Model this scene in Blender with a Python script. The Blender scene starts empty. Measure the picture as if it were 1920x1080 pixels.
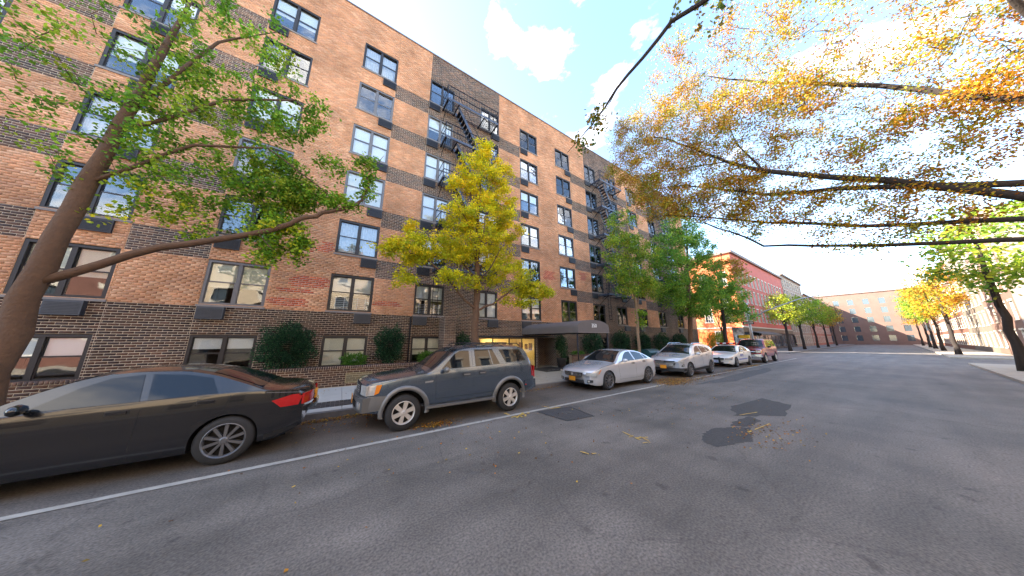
import bpy, math, random
import numpy as np
from mathutils import Vector, Matrix
rnd = random.Random(7)
RNG = np.random.default_rng(11)
scene = bpy.context.scene
COL = scene.collection

# ------------------------------------------------------------------ camera, sky, sun, exposure
YAW, PITCH, ROLL, FPX, CAMZ = 0.5876, 0.2045, 0.0030, 469.9, 1.865
_f = Vector((math.sin(YAW)*math.cos(PITCH), math.cos(YAW)*math.cos(PITCH), math.sin(PITCH)))
_r = Vector((math.cos(YAW), -math.sin(YAW), 0)); _d = _f.cross(_r)
_r2 = _r*math.cos(ROLL) + _d*math.sin(ROLL); _d2 = -_r*math.sin(ROLL) + _d*math.cos(ROLL)
cam_data = bpy.data.cameras.new('camera'); cam = bpy.data.objects.new('camera', cam_data); COL.objects.link(cam)
cam_data.sensor_width = 36; cam_data.lens = FPX/1920*36
cam_data.clip_start = 0.05; cam_data.clip_end = 1500
M = Matrix.Identity(4)
for i in range(3):
    M[i][0] = _r2[i]; M[i][1] = -_d2[i]; M[i][2] = -_f[i]
M[2][3] = CAMZ
cam.matrix_world = M
scene.camera = cam

SUN_EL, SUN_ROT = math.radians(30), math.radians(-44)      # behind the apartment house: the street lies in its shade
sun_dir = Vector((math.sin(SUN_ROT)*math.cos(SUN_EL), math.cos(SUN_ROT)*math.cos(SUN_EL), math.sin(SUN_EL)))
world = bpy.data.worlds.new('World'); scene.world = world; world.use_nodes = True
nt = world.node_tree; nn = nt.nodes; ln = nt.links
bg = nn['Background']; bg.inputs[1].default_value = 0.15
sky = nn.new('ShaderNodeTexSky'); sky.sky_type = 'NISHITA'; sky.sun_disc = False
sky.sun_elevation = SUN_EL; sky.sun_rotation = SUN_ROT; sky.air_density = 1.0; sky.dust_density = .6; sky.ozone_density = 1.6
tc = nn.new('ShaderNodeTexCoord'); mp = nn.new('ShaderNodeMapping'); mp.inputs['Scale'].default_value = (1.0, 1.0, 2.2); mp.inputs['Location'].default_value = (3.1, .35, 0)
nz = nn.new('ShaderNodeTexNoise'); nz.inputs['Scale'].default_value = 2.3; nz.inputs['Detail'].default_value = 9; nz.inputs['Roughness'].default_value = 0.58
rp = nn.new('ShaderNodeValToRGB'); rp.color_ramp.elements[0].position = 0.53; rp.color_ramp.elements[1].position = 0.70
mx = nn.new('ShaderNodeMixRGB'); mx.inputs[2].default_value = (7.4, 6.7, 5.8, 1)
ln.new(tc.outputs['Generated'], mp.inputs[0]); ln.new(mp.outputs[0], nz.inputs['Vector']); ln.new(nz.outputs['Fac'], rp.inputs[0])
ln.new(rp.outputs[0], mx.inputs[0]); ln.new(sky.outputs[0], mx.inputs[1]); ln.new(mx.outputs[0], bg.inputs[0])
sun_l = bpy.data.lights.new('sun', 'SUN'); sun_l.energy = 5.0; sun_l.angle = math.radians(0.6); sun_l.color = (1.0, 0.90, 0.76)
sun = bpy.data.objects.new('sun', sun_l); COL.objects.link(sun)
sun.rotation_euler = sun_dir.to_track_quat('Z', 'Y').to_euler(); sun.location = (0, 0, 60)
vs = scene.view_settings; vs.view_transform = 'Standard'; vs.look = 'None'; vs.gamma = 1; vs.use_curve_mapping = False
vs.exposure = 2.6
scene.cycles.max_bounces = 6; scene.cycles.diffuse_bounces = 3; scene.cycles.glossy_bounces = 3; scene.cycles.transparent_max_bounces = 12
scene.cycles.use_denoising = True

# ------------------------------------------------------------------ helpers
class MB:
    def __init__(s): s.v = []; s.f = []; s.m = []
    def box(s, x0, x1, y0, y1, z0, z1, mi=0):
        b = len(s.v)
        s.v += [(x0,y0,z0),(x1,y0,z0),(x1,y1,z0),(x0,y1,z0),(x0,y0,z1),(x1,y0,z1),(x1,y1,z1),(x0,y1,z1)]
        for q in ((0,3,2,1),(4,5,6,7),(0,1,5,4),(1,2,6,5),(2,3,7,6),(3,0,4,7)): s.f.append(tuple(b+i for i in q)); s.m.append(mi)
        return s
    def obox(s, c, ax, ay, az, mi=0):            # oriented box: centre and three half-axis vectors
        c, ax, ay, az = map(Vector, (c, ax, ay, az)); b = len(s.v)
        for k in ((-1,-1,-1),(1,-1,-1),(1,1,-1),(-1,1,-1),(-1,-1,1),(1,-1,1),(1,1,1),(-1,1,1)):
            s.v.append(tuple(c + ax*k[0] + ay*k[1] + az*k[2]))
        for q in ((0,3,2,1),(4,5,6,7),(0,1,5,4),(1,2,6,5),(2,3,7,6),(3,0,4,7)): s.f.append(tuple(b+i for i in q)); s.m.append(mi)
        return s
    def bar(s, a, b, w, h=None, mi=0):
        a, b = Vector(a), Vector(b); d = (b-a); L = d.length/2; d = d.normalized()
        up = Vector((0,0,1)) if abs(d.z) < .95 else Vector((0,1,0))
        sx = d.cross(up).normalized(); uz = sx.cross(d)
        return s.obox((a+b)/2, d*L, sx*w/2, uz*(h or w)/2, mi)
    def quad(s, *p, mi=0):
        b = len(s.v); s.v += [tuple(q) for q in p]; s.f.append(tuple(range(b, b+len(p)))); s.m.append(mi); return s
    def prism(s, pts, axis, a, b, mi=0):          # polygon in the two other axes, extruded along axis
        n = len(pts); k = len(s.v)
        def mk(p, t):
            return {'x': (t, p[0], p[1]), 'y': (p[0], t, p[1]), 'z': (p[0], p[1], t)}[axis]
        s.v += [mk(p, a) for p in pts] + [mk(p, b) for p in pts]
        s.f.append(tuple(range(k, k+n))[::-1]); s.m.append(mi); s.f.append(tuple(range(k+n, k+2*n))); s.m.append(mi)
        for i in range(n):
            j = (i+1) % n; s.f.append((k+i, k+j, k+n+j, k+n+i)); s.m.append(mi)
        return s
    def tube(s, pts, rad, n=6, cap=True, mi=0):
        pts = [Vector(p) for p in pts]; rs = rad if isinstance(rad, (list, tuple)) else [rad]*len(pts)
        rings = []; ref = None
        for i, p in enumerate(pts):
            d = (pts[min(i+1, len(pts)-1)] - pts[max(i-1, 0)]).normalized()
            if ref is None: ref = d.orthogonal().normalized()
            ref = (ref - d*ref.dot(d))
            ref = ref.normalized() if ref.length > 1e-5 else d.orthogonal().normalized()
            o = d.cross(ref); b = len(s.v)
            for k in range(n):
                a = 2*math.pi*k/n; s.v.append(tuple(p + (ref*math.cos(a) + o*math.sin(a))*rs[i]))
            rings.append(b)
        for a, b in zip(rings, rings[1:]):
            for k in range(n):
                s.f.append((a+k, a+(k+1)%n, b+(k+1)%n, b+k)); s.m.append(mi)
        if cap:
            s.f.append(tuple(rings[0]+k for k in range(n))[::-1]); s.m.append(mi)
            s.f.append(tuple(rings[-1]+k for k in range(n))); s.m.append(mi)
        return s
    def lathe(s, prof, c, axis='y', n=28, mi=0):  # prof: (radius, offset along axis)
        b = len(s.v)
        for r, t in prof:
            for k in range(n):
                a = 2*math.pi*k/n; u, w = r*math.cos(a), r*math.sin(a)
                s.v.append({'y': (c[0]+u, c[1]+t, c[2]+w), 'z': (c[0]+u, c[1]+w, c[2]+t), 'x': (c[0]+t, c[1]+u, c[2]+w)}[axis])
        for i in range(len(prof)-1):
            for k in range(n):
                s.f.append((b+i*n+k, b+i*n+(k+1)%n, b+(i+1)*n+(k+1)%n, b+(i+1)*n+k)); s.m.append(mi)
        return s
    def build(s, name, mats, parent=None, smooth=False, loc=None):
        me = bpy.data.meshes.new(name); me.from_pydata(s.v, [], s.f)
        mats = mats if isinstance(mats, (list, tuple)) else [mats]
        for m in mats: me.materials.append(m)
        if len(mats) > 1: me.polygons.foreach_set('material_index', s.m)
        if smooth: me.shade_smooth()
        me.update()
        return link(name, me, parent, loc)

def link(name, me, parent=None, loc=None):
    o = bpy.data.objects.new(name, me); COL.objects.link(o)
    if parent is not None: o.parent = parent
    if loc is not None: o.location = loc
    return o
def empty(name, loc=(0,0,0), parent=None, rz=0):
    o = bpy.data.objects.new(name, None); COL.objects.link(o); o.location = loc; o.rotation_euler = (0,0,rz); o.empty_display_size = .3
    if parent is not None: o.parent = parent
    return o
def tag(o, label=None, cat=None, group=None, kind=None):
    if label: o['label'] = label
    if cat: o['category'] = cat
    if group: o['group'] = group
    if kind: o['kind'] = kind
    return o
def np_mesh(name, V, F, mats, colors=None, parent=None, smooth=False):
    """V (n,3), F (m,4) quads; colors per vertex (n,4)"""
    me = bpy.data.meshes.new(name)
    V = np.asarray(V, np.float32); F = np.asarray(F, np.int32)
    me.vertices.add(len(V)); me.vertices.foreach_set('co', V.ravel())
    k = F.shape[1]
    me.loops.add(F.size); me.loops.foreach_set('vertex_index', F.ravel())
    me.polygons.add(len(F)); me.polygons.foreach_set('loop_start', np.arange(0, F.size, k, dtype=np.int32))
    if colors is not None:
        at = me.color_attributes.new('Col', 'FLOAT_COLOR', 'POINT'); at.data.foreach_set('color', np.asarray(colors, np.float32).ravel())
    for m in (mats if isinstance(mats, (list, tuple)) else [mats]): me.materials.append(m)
    me.update(calc_edges=True); me.validate()
    if smooth: me.shade_smooth()
    return link(name, me, parent)
def copy_tree(o, parent=None):
    c = o.copy(); COL.objects.link(c); c.parent = parent
    for ch in list(o.children): copy_tree(ch, c)
    return c

# ------------------------------------------------------------------ materials
def new_mat(name):
    m = bpy.data.materials.new(name); m.use_nodes = True; return m, m.node_tree.nodes, m.node_tree.links, m.node_tree.nodes['Principled BSDF']
def mat(name, col, rough=.6, metal=0., var=.12, scale=8., bump=.0, bscale=40., col2=None, spec=.5, coat=0.):
    m, N, L, P = new_mat(name)
    P.inputs['Roughness'].default_value = rough; P.inputs['Metallic'].default_value = metal
    P.inputs['Specular IOR Level'].default_value = spec
    if coat: P.inputs['Coat Weight'].default_value = coat; P.inputs['Coat Roughness'].default_value = .04
    c = N.new('ShaderNodeTexCoord'); n = N.new('ShaderNodeTexNoise'); n.inputs['Scale'].default_value = scale; n.inputs['Detail'].default_value = 6
    r = N.new('ShaderNodeMixRGB'); a = col; b = col2 or tuple(x*(1-var*2) for x in col)
    r.inputs[1].default_value = (*a, 1); r.inputs[2].default_value = (*b, 1)
    L.new(c.outputs['Object'], n.inputs['Vector']); L.new(n.outputs['Fac'], r.inputs[0]); L.new(r.outputs[0], P.inputs['Base Color'])
    if bump:
        n2 = N.new('ShaderNodeTexNoise'); n2.inputs['Scale'].default_value = bscale; n2.inputs['Detail'].default_value = 4
        bp = N.new('ShaderNodeBump'); bp.inputs['Strength'].default_value = bump; bp.inputs['Distance'].default_value = .02
        L.new(c.outputs['Object'], n2.inputs['Vector']); L.new(n2.outputs['Fac'], bp.inputs['Height']); L.new(bp.outputs[0], P.inputs['Normal'])
    return m
def mat_attr(name, rough=.85, var=.35, scale=30., bump=.3, stain=.0):
    """colour comes from each piece's own colour attribute, with grain on it"""
    m, N, L, P = new_mat(name); P.inputs['Roughness'].default_value = rough; P.inputs['Specular IOR Level'].default_value = .3
    a = N.new('ShaderNodeVertexColor'); a.layer_name = 'Col'
    c = N.new('ShaderNodeTexCoord'); n = N.new('ShaderNodeTexNoise'); n.inputs['Scale'].default_value = scale; n.inputs['Detail'].default_value = 5
    n3 = N.new('ShaderNodeTexNoise'); n3.inputs['Scale'].default_value = .55; n3.inputs['Detail'].default_value = 5; n3.inputs['Roughness'].default_value = .65
    mr = N.new('ShaderNodeMapRange'); mr.inputs[1].default_value = .3; mr.inputs[2].default_value = .7; mr.inputs[3].default_value = 1-var; mr.inputs[4].default_value = 1+var
    mr2 = N.new('ShaderNodeMapRange'); mr2.inputs[1].default_value = .35; mr2.inputs[2].default_value = .65; mr2.inputs[3].default_value = 1-stain; mr2.inputs[4].default_value = 1+stain*.6
    mu = N.new('ShaderNodeMath'); mu.operation = 'MULTIPLY'
    vm = N.new('ShaderNodeVectorMath'); vm.operation = 'SCALE'
    L.new(c.outputs['Object'], n.inputs['Vector']); L.new(c.outputs['Object'], n3.inputs['Vector']); L.new(n.outputs['Fac'], mr.inputs[0]); L.new(n3.outputs['Fac'], mr2.inputs[0])
    L.new(mr.outputs[0], mu.inputs[0]); L.new(mr2.outputs[0], mu.inputs[1])
    L.new(a.outputs[0], vm.inputs[0]); L.new(mu.outputs[0], vm.inputs['Scale']); L.new(vm.outputs[0], P.inputs['Base Color'])
    bp = N.new('ShaderNodeBump'); bp.inputs['Strength'].default_value = bump; bp.inputs['Distance'].default_value = .01
    L.new(n.outputs['Fac'], bp.inputs['Height']); L.new(bp.outputs[0], P.inputs['Normal'])
    return m
def mat_leaf(name, transl=.35):
    m, N, L, P = new_mat(name)
    a = N.new('ShaderNodeVertexColor'); a.layer_name = 'Col'
    P.inputs['Roughness'].default_value = .55; P.inputs['Specular IOR Level'].default_value = .25
    t = N.new('ShaderNodeBsdfTranslucent'); mxs = N.new('ShaderNodeMixShader'); mxs.inputs[0].default_value = transl
    L.new(a.outputs[0], P.inputs['Base Color']); L.new(a.outputs[0], t.inputs[0])
    L.new(P.outputs[0], mxs.inputs[1]); L.new(t.outputs[0], mxs.inputs[2]); L.new(mxs.outputs[0], N['Material Output'].inputs[0])
    return m
def mat_glass(name, tint=(.75,.82,.84), refl=.28, rough=.02):
    m, N, L, P = new_mat(name); N.remove(P)
    tr = N.new('ShaderNodeBsdfTransparent'); tr.inputs[0].default_value = (*tint, 1)
    g = N.new('ShaderNodeBsdfGlossy'); g.inputs['Roughness'].default_value = rough; g.inputs['Color'].default_value = (.95,.97,1,1)
    lw = N.new('ShaderNodeLayerWeight'); lw.inputs['Blend'].default_value = refl
    mr = N.new('ShaderNodeMapRange'); mr.inputs[3].default_value = refl*.35; mr.inputs[4].default_value = 1.0
    ms = N.new('ShaderNodeMixShader')
    c = N.new('ShaderNodeTexCoord'); n = N.new('ShaderNodeTexNoise'); n.inputs['Scale'].default_value = 1.1
    bp = N.new('ShaderNodeBump'); bp.inputs['Strength'].default_value = .12; bp.inputs['Distance'].default_value = .05
    L.new(c.outputs['Object'], n.inputs['Vector']); L.new(n.outputs['Fac'], bp.inputs['Height']); L.new(bp.outputs[0], g.inputs['Normal'])
    L.new(lw.outputs['Fresnel'], mr.inputs[0]); L.new(mr.outputs[0], ms.inputs[0]); L.new(tr.outputs[0], ms.inputs[1]); L.new(g.outputs[0], ms.inputs[2])
    L.new(ms.outputs[0], N['Material Output'].inputs[0])
    return m
def mat_emit(name, col, st):
    m, N, L, P = new_mat(name); P.inputs['Emission Color'].default_value = (*col, 1); P.inputs['Emission Strength'].default_value = st
    P.inputs['Base Color'].default_value = (*col, 1); return m

K = {}
K['brick'] = mat_attr('brick_faces', .85, .22, 26, .35, .34)
K['mortar'] = mat_attr('mortar', .95, .15, 40, .4, .12)
K['frame'] = mat('bronze_window_frame', (.035,.030,.030), .42, .3, .1, 12)
K['frame_grey'] = mat('weathered_grey_frame', (.17,.155,.155), .5, .2, .12, 12)
K['glass'] = mat_glass('window_glass', (.93,.95,.96), .22)
K['blind'] = mat('white_blind', (.88,.87,.83), .8, 0, .05, 6)
K['blind_warm'] = mat('cream_blind', (.84,.80,.64), .8, 0, .08, 4)
K['lace'] = mat('lace_curtain', (.78,.76,.72), .9, 0, .25, 14, .5, 22)
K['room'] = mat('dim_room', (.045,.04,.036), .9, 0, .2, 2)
K['ac'] = mat('dark_metal_sleeve', (.045,.043,.048), .55, .3, .15, 10)
K['ac_light'] = mat('slate_metal_sleeve', (.075,.080,.095), .55, .3, .15, 10)
K['iron'] = mat('black_iron', (.020,.022,.030), .45, .6, .2, 12)
K['steel_edge'] = mat('worn_grey_steel', (.085,.10,.14), .5, .5, .2, 12)
K['sill'] = mat('stone_sill', (.26,.22,.20), .8, 0, .15, 14)
K['coping'] = mat('roof_coping', (.20,.14,.12), .7, 0, .15, 6)
K['bark'] = mat('brown_bark', (.16,.085,.045), .95, 0, .3, 9, 1.0, 24, (.07,.042,.028))
K['bark_dark'] = mat('dark_bark', (.040,.028,.022), .95, 0, .3, 9, 1.0, 24, (.018,.014,.012))
K['bark_pale'] = mat('pale_bark', (.30,.20,.12), .95, 0, .3, 9, 1.0, 24, (.17,.11,.07))
K['leaf'] = mat_leaf('leaf', .45)
K['litter'] = mat_attr('fallen_leaf', .7, .2, 30, .1, 0)
K['asphalt_line'] = mat('white_road_paint', (.54,.50,.44), .7, 0, .35, 7, .3, 50)
K['yellow_paint'] = mat('faded_yellow_paint', (.62,.40,.08), .7, 0, .2, 20)
K['patch'] = mat('fresh_asphalt', (.066,.062,.060), .85, 0, .25, 14, .5, 80)
K['concrete'] = mat('pale_concrete', (.50,.47,.43), .85, 0, .10, 3, .15, 60, (.38,.36,.33))
K['concrete_warm'] = mat('beige_concrete', (.42,.37,.29), .85, 0, .2, 3.5, .3, 60, (.26,.22,.17))
K['kerb'] = mat('granite_kerb', (.19,.17,.16), .8, 0, .25, 9, .4, 60)
K['canvas'] = mat('grey_brown_canvas', (.135,.115,.110), .75, 0, .1, 3)
K['white'] = mat('white_lettering', (.85,.85,.83), .6, 0, .03)
K['rubber'] = mat('tyre_rubber', (.022,.022,.024), .75, 0, .2, 20, .2, 80)
K['alloy'] = mat('alloy_rim', (.62,.57,.52), .38, .45, .1, 10)
K['alloy_dark'] = mat('dark_alloy_rim', (.16,.16,.17), .35, .5, .1, 10)
K['black_trim'] = mat('black_plastic', (.016,.016,.018), .5, 0, .1, 10)
K['under'] = mat('underbody', (.010,.010,.011), .9, 0, .1, 10)
K['chrome'] = mat('chrome', (.75,.75,.76), .12, 1., .03, 5)
K['car_glass'] = mat('tinted_car_glass', (.010,.012,.014), .03, 0, .05, 3, spec=.55)
K['lamp_clear'] = mat('clear_headlamp', (.62,.60,.56), .12, .3, .25, 22)
K['lamp_amber'] = mat('amber_lens', (.70,.20,.015), .15, 0, .1, 20)
K['lamp_red'] = mat('red_lens', (.50,.012,.012), .12, 0, .15, 20, coat=.6)
K['plate_orange'] = mat('orange_plate', (.75,.30,.02), .5, 0, .05)
K['plate_white'] = mat('white_plate', (.70,.74,.80), .5, 0, .05)
K['blue'] = mat('blue_vinyl', (.05,.09,.42), .4, 0, .05)
K['teal'] = mat('teal_metal', (.018,.075,.085), .45, .2, .15, 6)
K['pole'] = mat('galvanised_pole', (.40,.42,.46), .45, .6, .1, 6)
K['signal'] = mat('signal_yellow', (.72,.42,.02), .5, 0, .05)
K['redwall'] = mat_attr('painted_red_masonry', .8, .12, 10, .2, .10)
K['trim'] = mat('cream_trim', (.62,.56,.46), .7, 0, .08, 8)
K['black_wall'] = mat('black_shopfront', (.02,.022,.026), .35, 0, .1, 6)
K['roofing'] = mat('tar_roof', (.05,.05,.05), .9)
K['stone_wall'] = mat('plain_stone_wall', (.30,.24,.19), .85, 0, .15, 2)
K['soil'] = mat('planter_soil', (.030,.020,.014), .95, 0, .3, 12, .8, 30)
K['lobby_wall'] = mat('cream_lobby_wall', (.62,.50,.22), .7, 0, .08, 3)
K['picture'] = mat('framed_picture', (.20,.10,.05), .5, 0, .4, 9)
K['mat_black'] = mat('black_door_mat', (.015,.015,.016), .9, 0, .2, 20)
K['terracotta'] = mat('dark_pot', (.035,.030,.030), .7, 0, .2, 10)
def paint(name, col, metal=.55, rough=.30):
    return mat(name, col, rough, metal, .02, 2, coat=.9)
K['paint_grey'] = paint('graphite_paint', (.105,.14,.19), .75, .22)
K['paint_silver'] = paint('silver_paint', (.56,.575,.61), .40, .25)
K['paint_white'] = paint('white_paint', (.74,.73,.70), 0, .30)
K['paint_black'] = paint('black_paint', (.006,.006,.008), 0, .22)
K['paint_red'] = paint('crimson_paint', (.28,.012,.025), .2, .28)
K['flare'] = mat('grey_arch_flare', (.17,.165,.16), .42, .4, .08, 6)

def asphalt():
    m, N, L, P = new_mat('asphalt'); c = N.new('ShaderNodeTexCoord')
    P.inputs['Specular IOR Level'].default_value = .45
    big = N.new('ShaderNodeTexNoise'); big.inputs['Scale'].default_value = .45; big.inputs['Detail'].default_value = 8; big.inputs['Roughness'].default_value = .65
    fine = N.new('ShaderNodeTexNoise'); fine.inputs['Scale'].default_value = 42; fine.inputs['Detail'].default_value = 3
    st = N.new('ShaderNodeMapping'); st.inputs['Scale'].default_value = (.18, 1.6, 1)
    lane = N.new('ShaderNodeTexNoise'); lane.inputs['Scale'].default_value = .9; lane.inputs['Detail'].default_value = 5
    vor = N.new('ShaderNodeTexVoronoi'); vor.inputs['Scale'].default_value = 90
    r1 = N.new('ShaderNodeValToRGB'); e = r1.color_ramp.elements
    e[0].position = .34; e[0].color = (.098,.086,.074, 1); e[1].position = .66; e[1].color = (.205,.178,.155, 1)
    r2 = N.new('ShaderNodeMixRGB'); r2.blend_type = 'MULTIPLY'; r2.inputs[0].default_value = .55
    r3 = N.new('ShaderNodeMixRGB'); r3.blend_type = 'MULTIPLY'; r3.inputs[0].default_value = .7
    mr = N.new('ShaderNodeMapRange'); mr.inputs[1].default_value = .3; mr.inputs[2].default_value = .7; mr.inputs[3].default_value = .45; mr.inputs[4].default_value = 1.2
    mr2 = N.new('ShaderNodeMapRange'); mr2.inputs[1].default_value = .3; mr2.inputs[2].default_value = .7; mr2.inputs[3].default_value = .35; mr2.inputs[4].default_value = 1.4
    rr = N.new('ShaderNodeMapRange'); rr.inputs[3].default_value = .62; rr.inputs[4].default_value = .92
    for n in (big, fine, vor): L.new(c.outputs['Object'], n.inputs['Vector'])
    L.new(c.outputs['Object'], st.inputs[0]); L.new(st.outputs[0], lane.inputs['Vector'])
    L.new(big.outputs['Fac'], r1.inputs[0]); L.new(r1.outputs[0], r2.inputs[1]); L.new(lane.outputs['Fac'], mr.inputs[0]); L.new(mr.outputs[0], r2.inputs[2])
    
    sp = N.new('ShaderNodeSeparateXYZ'); L.new(c.outputs['Object'], sp.inputs[0]); dm = N.new('ShaderNodeMapRange'); dm.inputs[1].default_value = 5.2; dm.inputs[2].default_value = 7.6; dm.inputs[3].default_value = 0; dm.inputs[4].default_value = .75
    dn = N.new('ShaderNodeMath'); dn.operation = 'MULTIPLY'; L.new(sp.outputs[1], dm.inputs[0]); L.new(dm.outputs[0], dn.inputs[0]); L.new(big.outputs['Fac'], dn.inputs[1])
    dx = N.new('ShaderNodeMixRGB'); dx.inputs[2].default_value = (.085,.060,.045,1); L.new(dn.outputs[0], dx.inputs[0]); L.new(r2.outputs[0], dx.inputs[1])
    L.new(dx.outputs[0], r3.inputs[1]); L.new(fine.outputs['Fac'], mr2.inputs[0]); L.new(mr2.outputs[0], r3.inputs[2]); L.new(r3.outputs[0], P.inputs['Base Color'])
    L.new(big.outputs['Fac'], rr.inputs[0]); L.new(rr.outputs[0], P.inputs['Roughness'])
    wv = N.new('ShaderNodeTexNoise'); wv.inputs['Scale'].default_value = 1.3; wv.inputs['Detail'].default_value = 6
    wm = N.new('ShaderNodeVectorMath'); wm.operation = 'MULTIPLY_ADD'; wm.inputs[1].default_value = (.9,.9,0); ck = N.new('ShaderNodeTexVoronoi'); ck.feature = 'DISTANCE_TO_EDGE'; ck.inputs['Scale'].default_value = .38
    L.new(c.outputs['Object'], wv.inputs['Vector']); L.new(wv.outputs['Color'], wm.inputs[0]); L.new(c.outputs['Object'], wm.inputs[2]); L.new(wm.outputs[0], ck.inputs['Vector'])
    cr = N.new('ShaderNodeMapRange'); cr.inputs[1].default_value = .0; cr.inputs[2].default_value = .009; cr.inputs[3].default_value = .8; cr.inputs[4].default_value = 1
    L.new(ck.outputs['Distance'], cr.inputs[0]); cx = N.new('ShaderNodeMixRGB'); cx.blend_type = 'MULTIPLY'; cx.inputs[0].default_value = 1
    dsn = N.new('ShaderNodeTexNoise'); dsn.inputs['Scale'].default_value = 3.2; dsn.inputs['Detail'].default_value = 2; L.new(c.outputs['Object'], dsn.inputs['Vector'])
    dr = N.new('ShaderNodeMapRange'); dr.inputs[1].default_value = .66; dr.inputs[2].default_value = .74; dr.inputs[3].default_value = 1; dr.inputs[4].default_value = .62; L.new(dsn.outputs['Fac'], dr.inputs[0])
    mm = N.new('ShaderNodeMath'); mm.operation = 'MULTIPLY'; L.new(cr.outputs[0], mm.inputs[0]); L.new(dr.outputs[0], mm.inputs[1])
    L.new(r3.outputs[0], cx.inputs[1]); L.new(mm.outputs[0], cx.inputs[2]); L.new(cx.outputs[0], P.inputs['Base Color'])
    bp = N.new('ShaderNodeBump'); bp.inputs['Strength'].default_value = .55; bp.inputs['Distance'].default_value = .012
    L.new(fine.outputs['Fac'], bp.inputs['Height']); L.new(bp.outputs[0], P.inputs['Normal'])
    return m
K['asphalt'] = asphalt()

# ------------------------------------------------------------------ ground, road, pavements
CURB_Y, BW, WALL_Y, FAC = 8.10, .13, 12.07, 13.04        # kerb line, pavement height, garden wall face, facade face
END_X = 35.45; AV0, AV1 = 38.2, 49.6                     # end of the apartment house, the avenue's kerbs
b = MB(); b.quad((-400,-400,-.02),(900,-400,-.02),(900,900,-.02),(-400,900,-.02)); tag(b.build('ground', mat('far_ground', (.10,.09,.08), .9)), kind='structure')
b = MB(); b.quad((-80,-2.6,0),(400,-2.6,0),(400,CURB_Y+.02,0),(-80,CURB_Y+.02,0)); tag(b.build('road', K['asphalt']), kind='structure')
b = MB(); b.quad((AV0-.02,CURB_Y+.02,0),(AV1+.02,CURB_Y+.02,0),(AV1+.02,200,0),(AV0-.02,200,0)); b.quad((AV0-.02,-200,0),(AV1+.02,-200,0),(AV1+.02,-2.6,0),(AV0-.02,-2.6,0))
tag(b.build('avenue', K['asphalt']), kind='structure')

def lane(x0, x1, parent):
    n = max(2, int((x1-x0)/.5)); b = MB(); w = .055
    for i in range(n):
        a, c = x0+(x1-x0)*i/n, x0+(x1-x0)*(i+1)/n
        ya, yc = 5.66+.010*min(a, 12)+.05*(a>0)*0, 5.66+.010*min(c, 12)
        b.quad((a,ya-w-rnd.uniform(0,.006),.008),(c,yc-w,.008),(c,yc+w,.008),(a,ya+w,.008))
    return b.build('painted_line', K['asphalt_line'], parent)
marks = tag(empty('road_markings'), kind='structure')
lane(-12, 11.9, marks); lane(14.4, 37.5, marks)

sw = tag(empty('sidewalk'), kind='structure')
tag(MB().box(-80, AV0, CURB_Y+.17, FAC+.6, -.01, BW-.03).box(AV1, 400, CURB_Y+.17, 13.6, -.01, BW-.03).build('sidewalk_base', K['kerb'], sw))
jo = .006
def slab(x0, x1, y0, y1, m, dz=0):
    o = MB().box(x0+jo, x1-jo, y0+jo, y1-jo, BW-.03, BW+dz).build('slab', m, sw); return o
sx = .2
for i in range(-9, 24):
    x0, x1 = sx+i*1.5, sx+(i+1)*1.5
    if x0 > AV0-1.6: break
    warm = i >= 3
    m = K['concrete_warm'] if warm else K['concrete']
    if x1 < 2.4 or warm and not (14.0 < x0 < 16.6 or 21.5 < x0 < 24 or 29 < x0 < 31):
        slab(x0, x1, CURB_Y+.17, 8.66, m, rnd.uniform(0,.002))
    if warm: slab(x0, x1, 8.66, 9.45, m, rnd.uniform(0,.002)) if not (14.0 < x0 < 16.6 or 21.5 < x0 < 24 or 29 < x0 < 31) else None
    slab(x0, x1, 9.45, 10.85 if warm else 12.07, m, rnd.uniform(0,.002))
    if warm: slab(x0, x1, 10.85, 12.07 if x0 < 4.8 or x0 > 12.5 else FAC+.3, m, rnd.uniform(0,.002))
for x0 in np.arange(-60, 38, 1.8):
    MB().box(x0+.006, x0+1.794, CURB_Y, CURB_Y+.16, -.01, BW+rnd.uniform(-.004,.002)).build('kerb_stone', K['kerb'], sw)
for x0 in np.arange(AV1, 120, 1.8):
    MB().box(x0+.006, x0+1.794, CURB_Y, CURB_Y+.16, -.01, BW).build('kerb_stone', K['kerb'], sw)
# strip of small dark paving setts beside the kerb
b = MB()
for i in range(int((2.4+13.3)/.105)):
    for j in range(7):
        x = -13.3+i*.105; y = 8.665+j*.112
        b.box(x+.006, x+.099, y+.006, y+.106, BW-.03, BW+rnd.uniform(-.006,.004))
tag(b.build('paving_sett', mat('dark_sett', (.085,.070,.062), .8, 0, .3, 9, .3, 50), sw), kind='stuff')
MB().box(2.4, 6.6, CURB_Y+.17, 9.45, BW-.03, BW-.012).build('tree_pit_soil', K['soil'], sw)
for a, c in ((14.2,17.2),(21.7,24.7),(28.8,31.6)): MB().box(a, c, CURB_Y+.17, 9.45, BW-.03, BW-.012).build('tree_pit_soil', K['soil'], sw)
sws = tag(MB().box(-80, AV0, -6.6, -2.6, -.01, BW).box(AV1, 400, -6.6, -2.6, -.01, BW).build('far_sidewalk', K['concrete_warm']), kind='structure')

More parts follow.
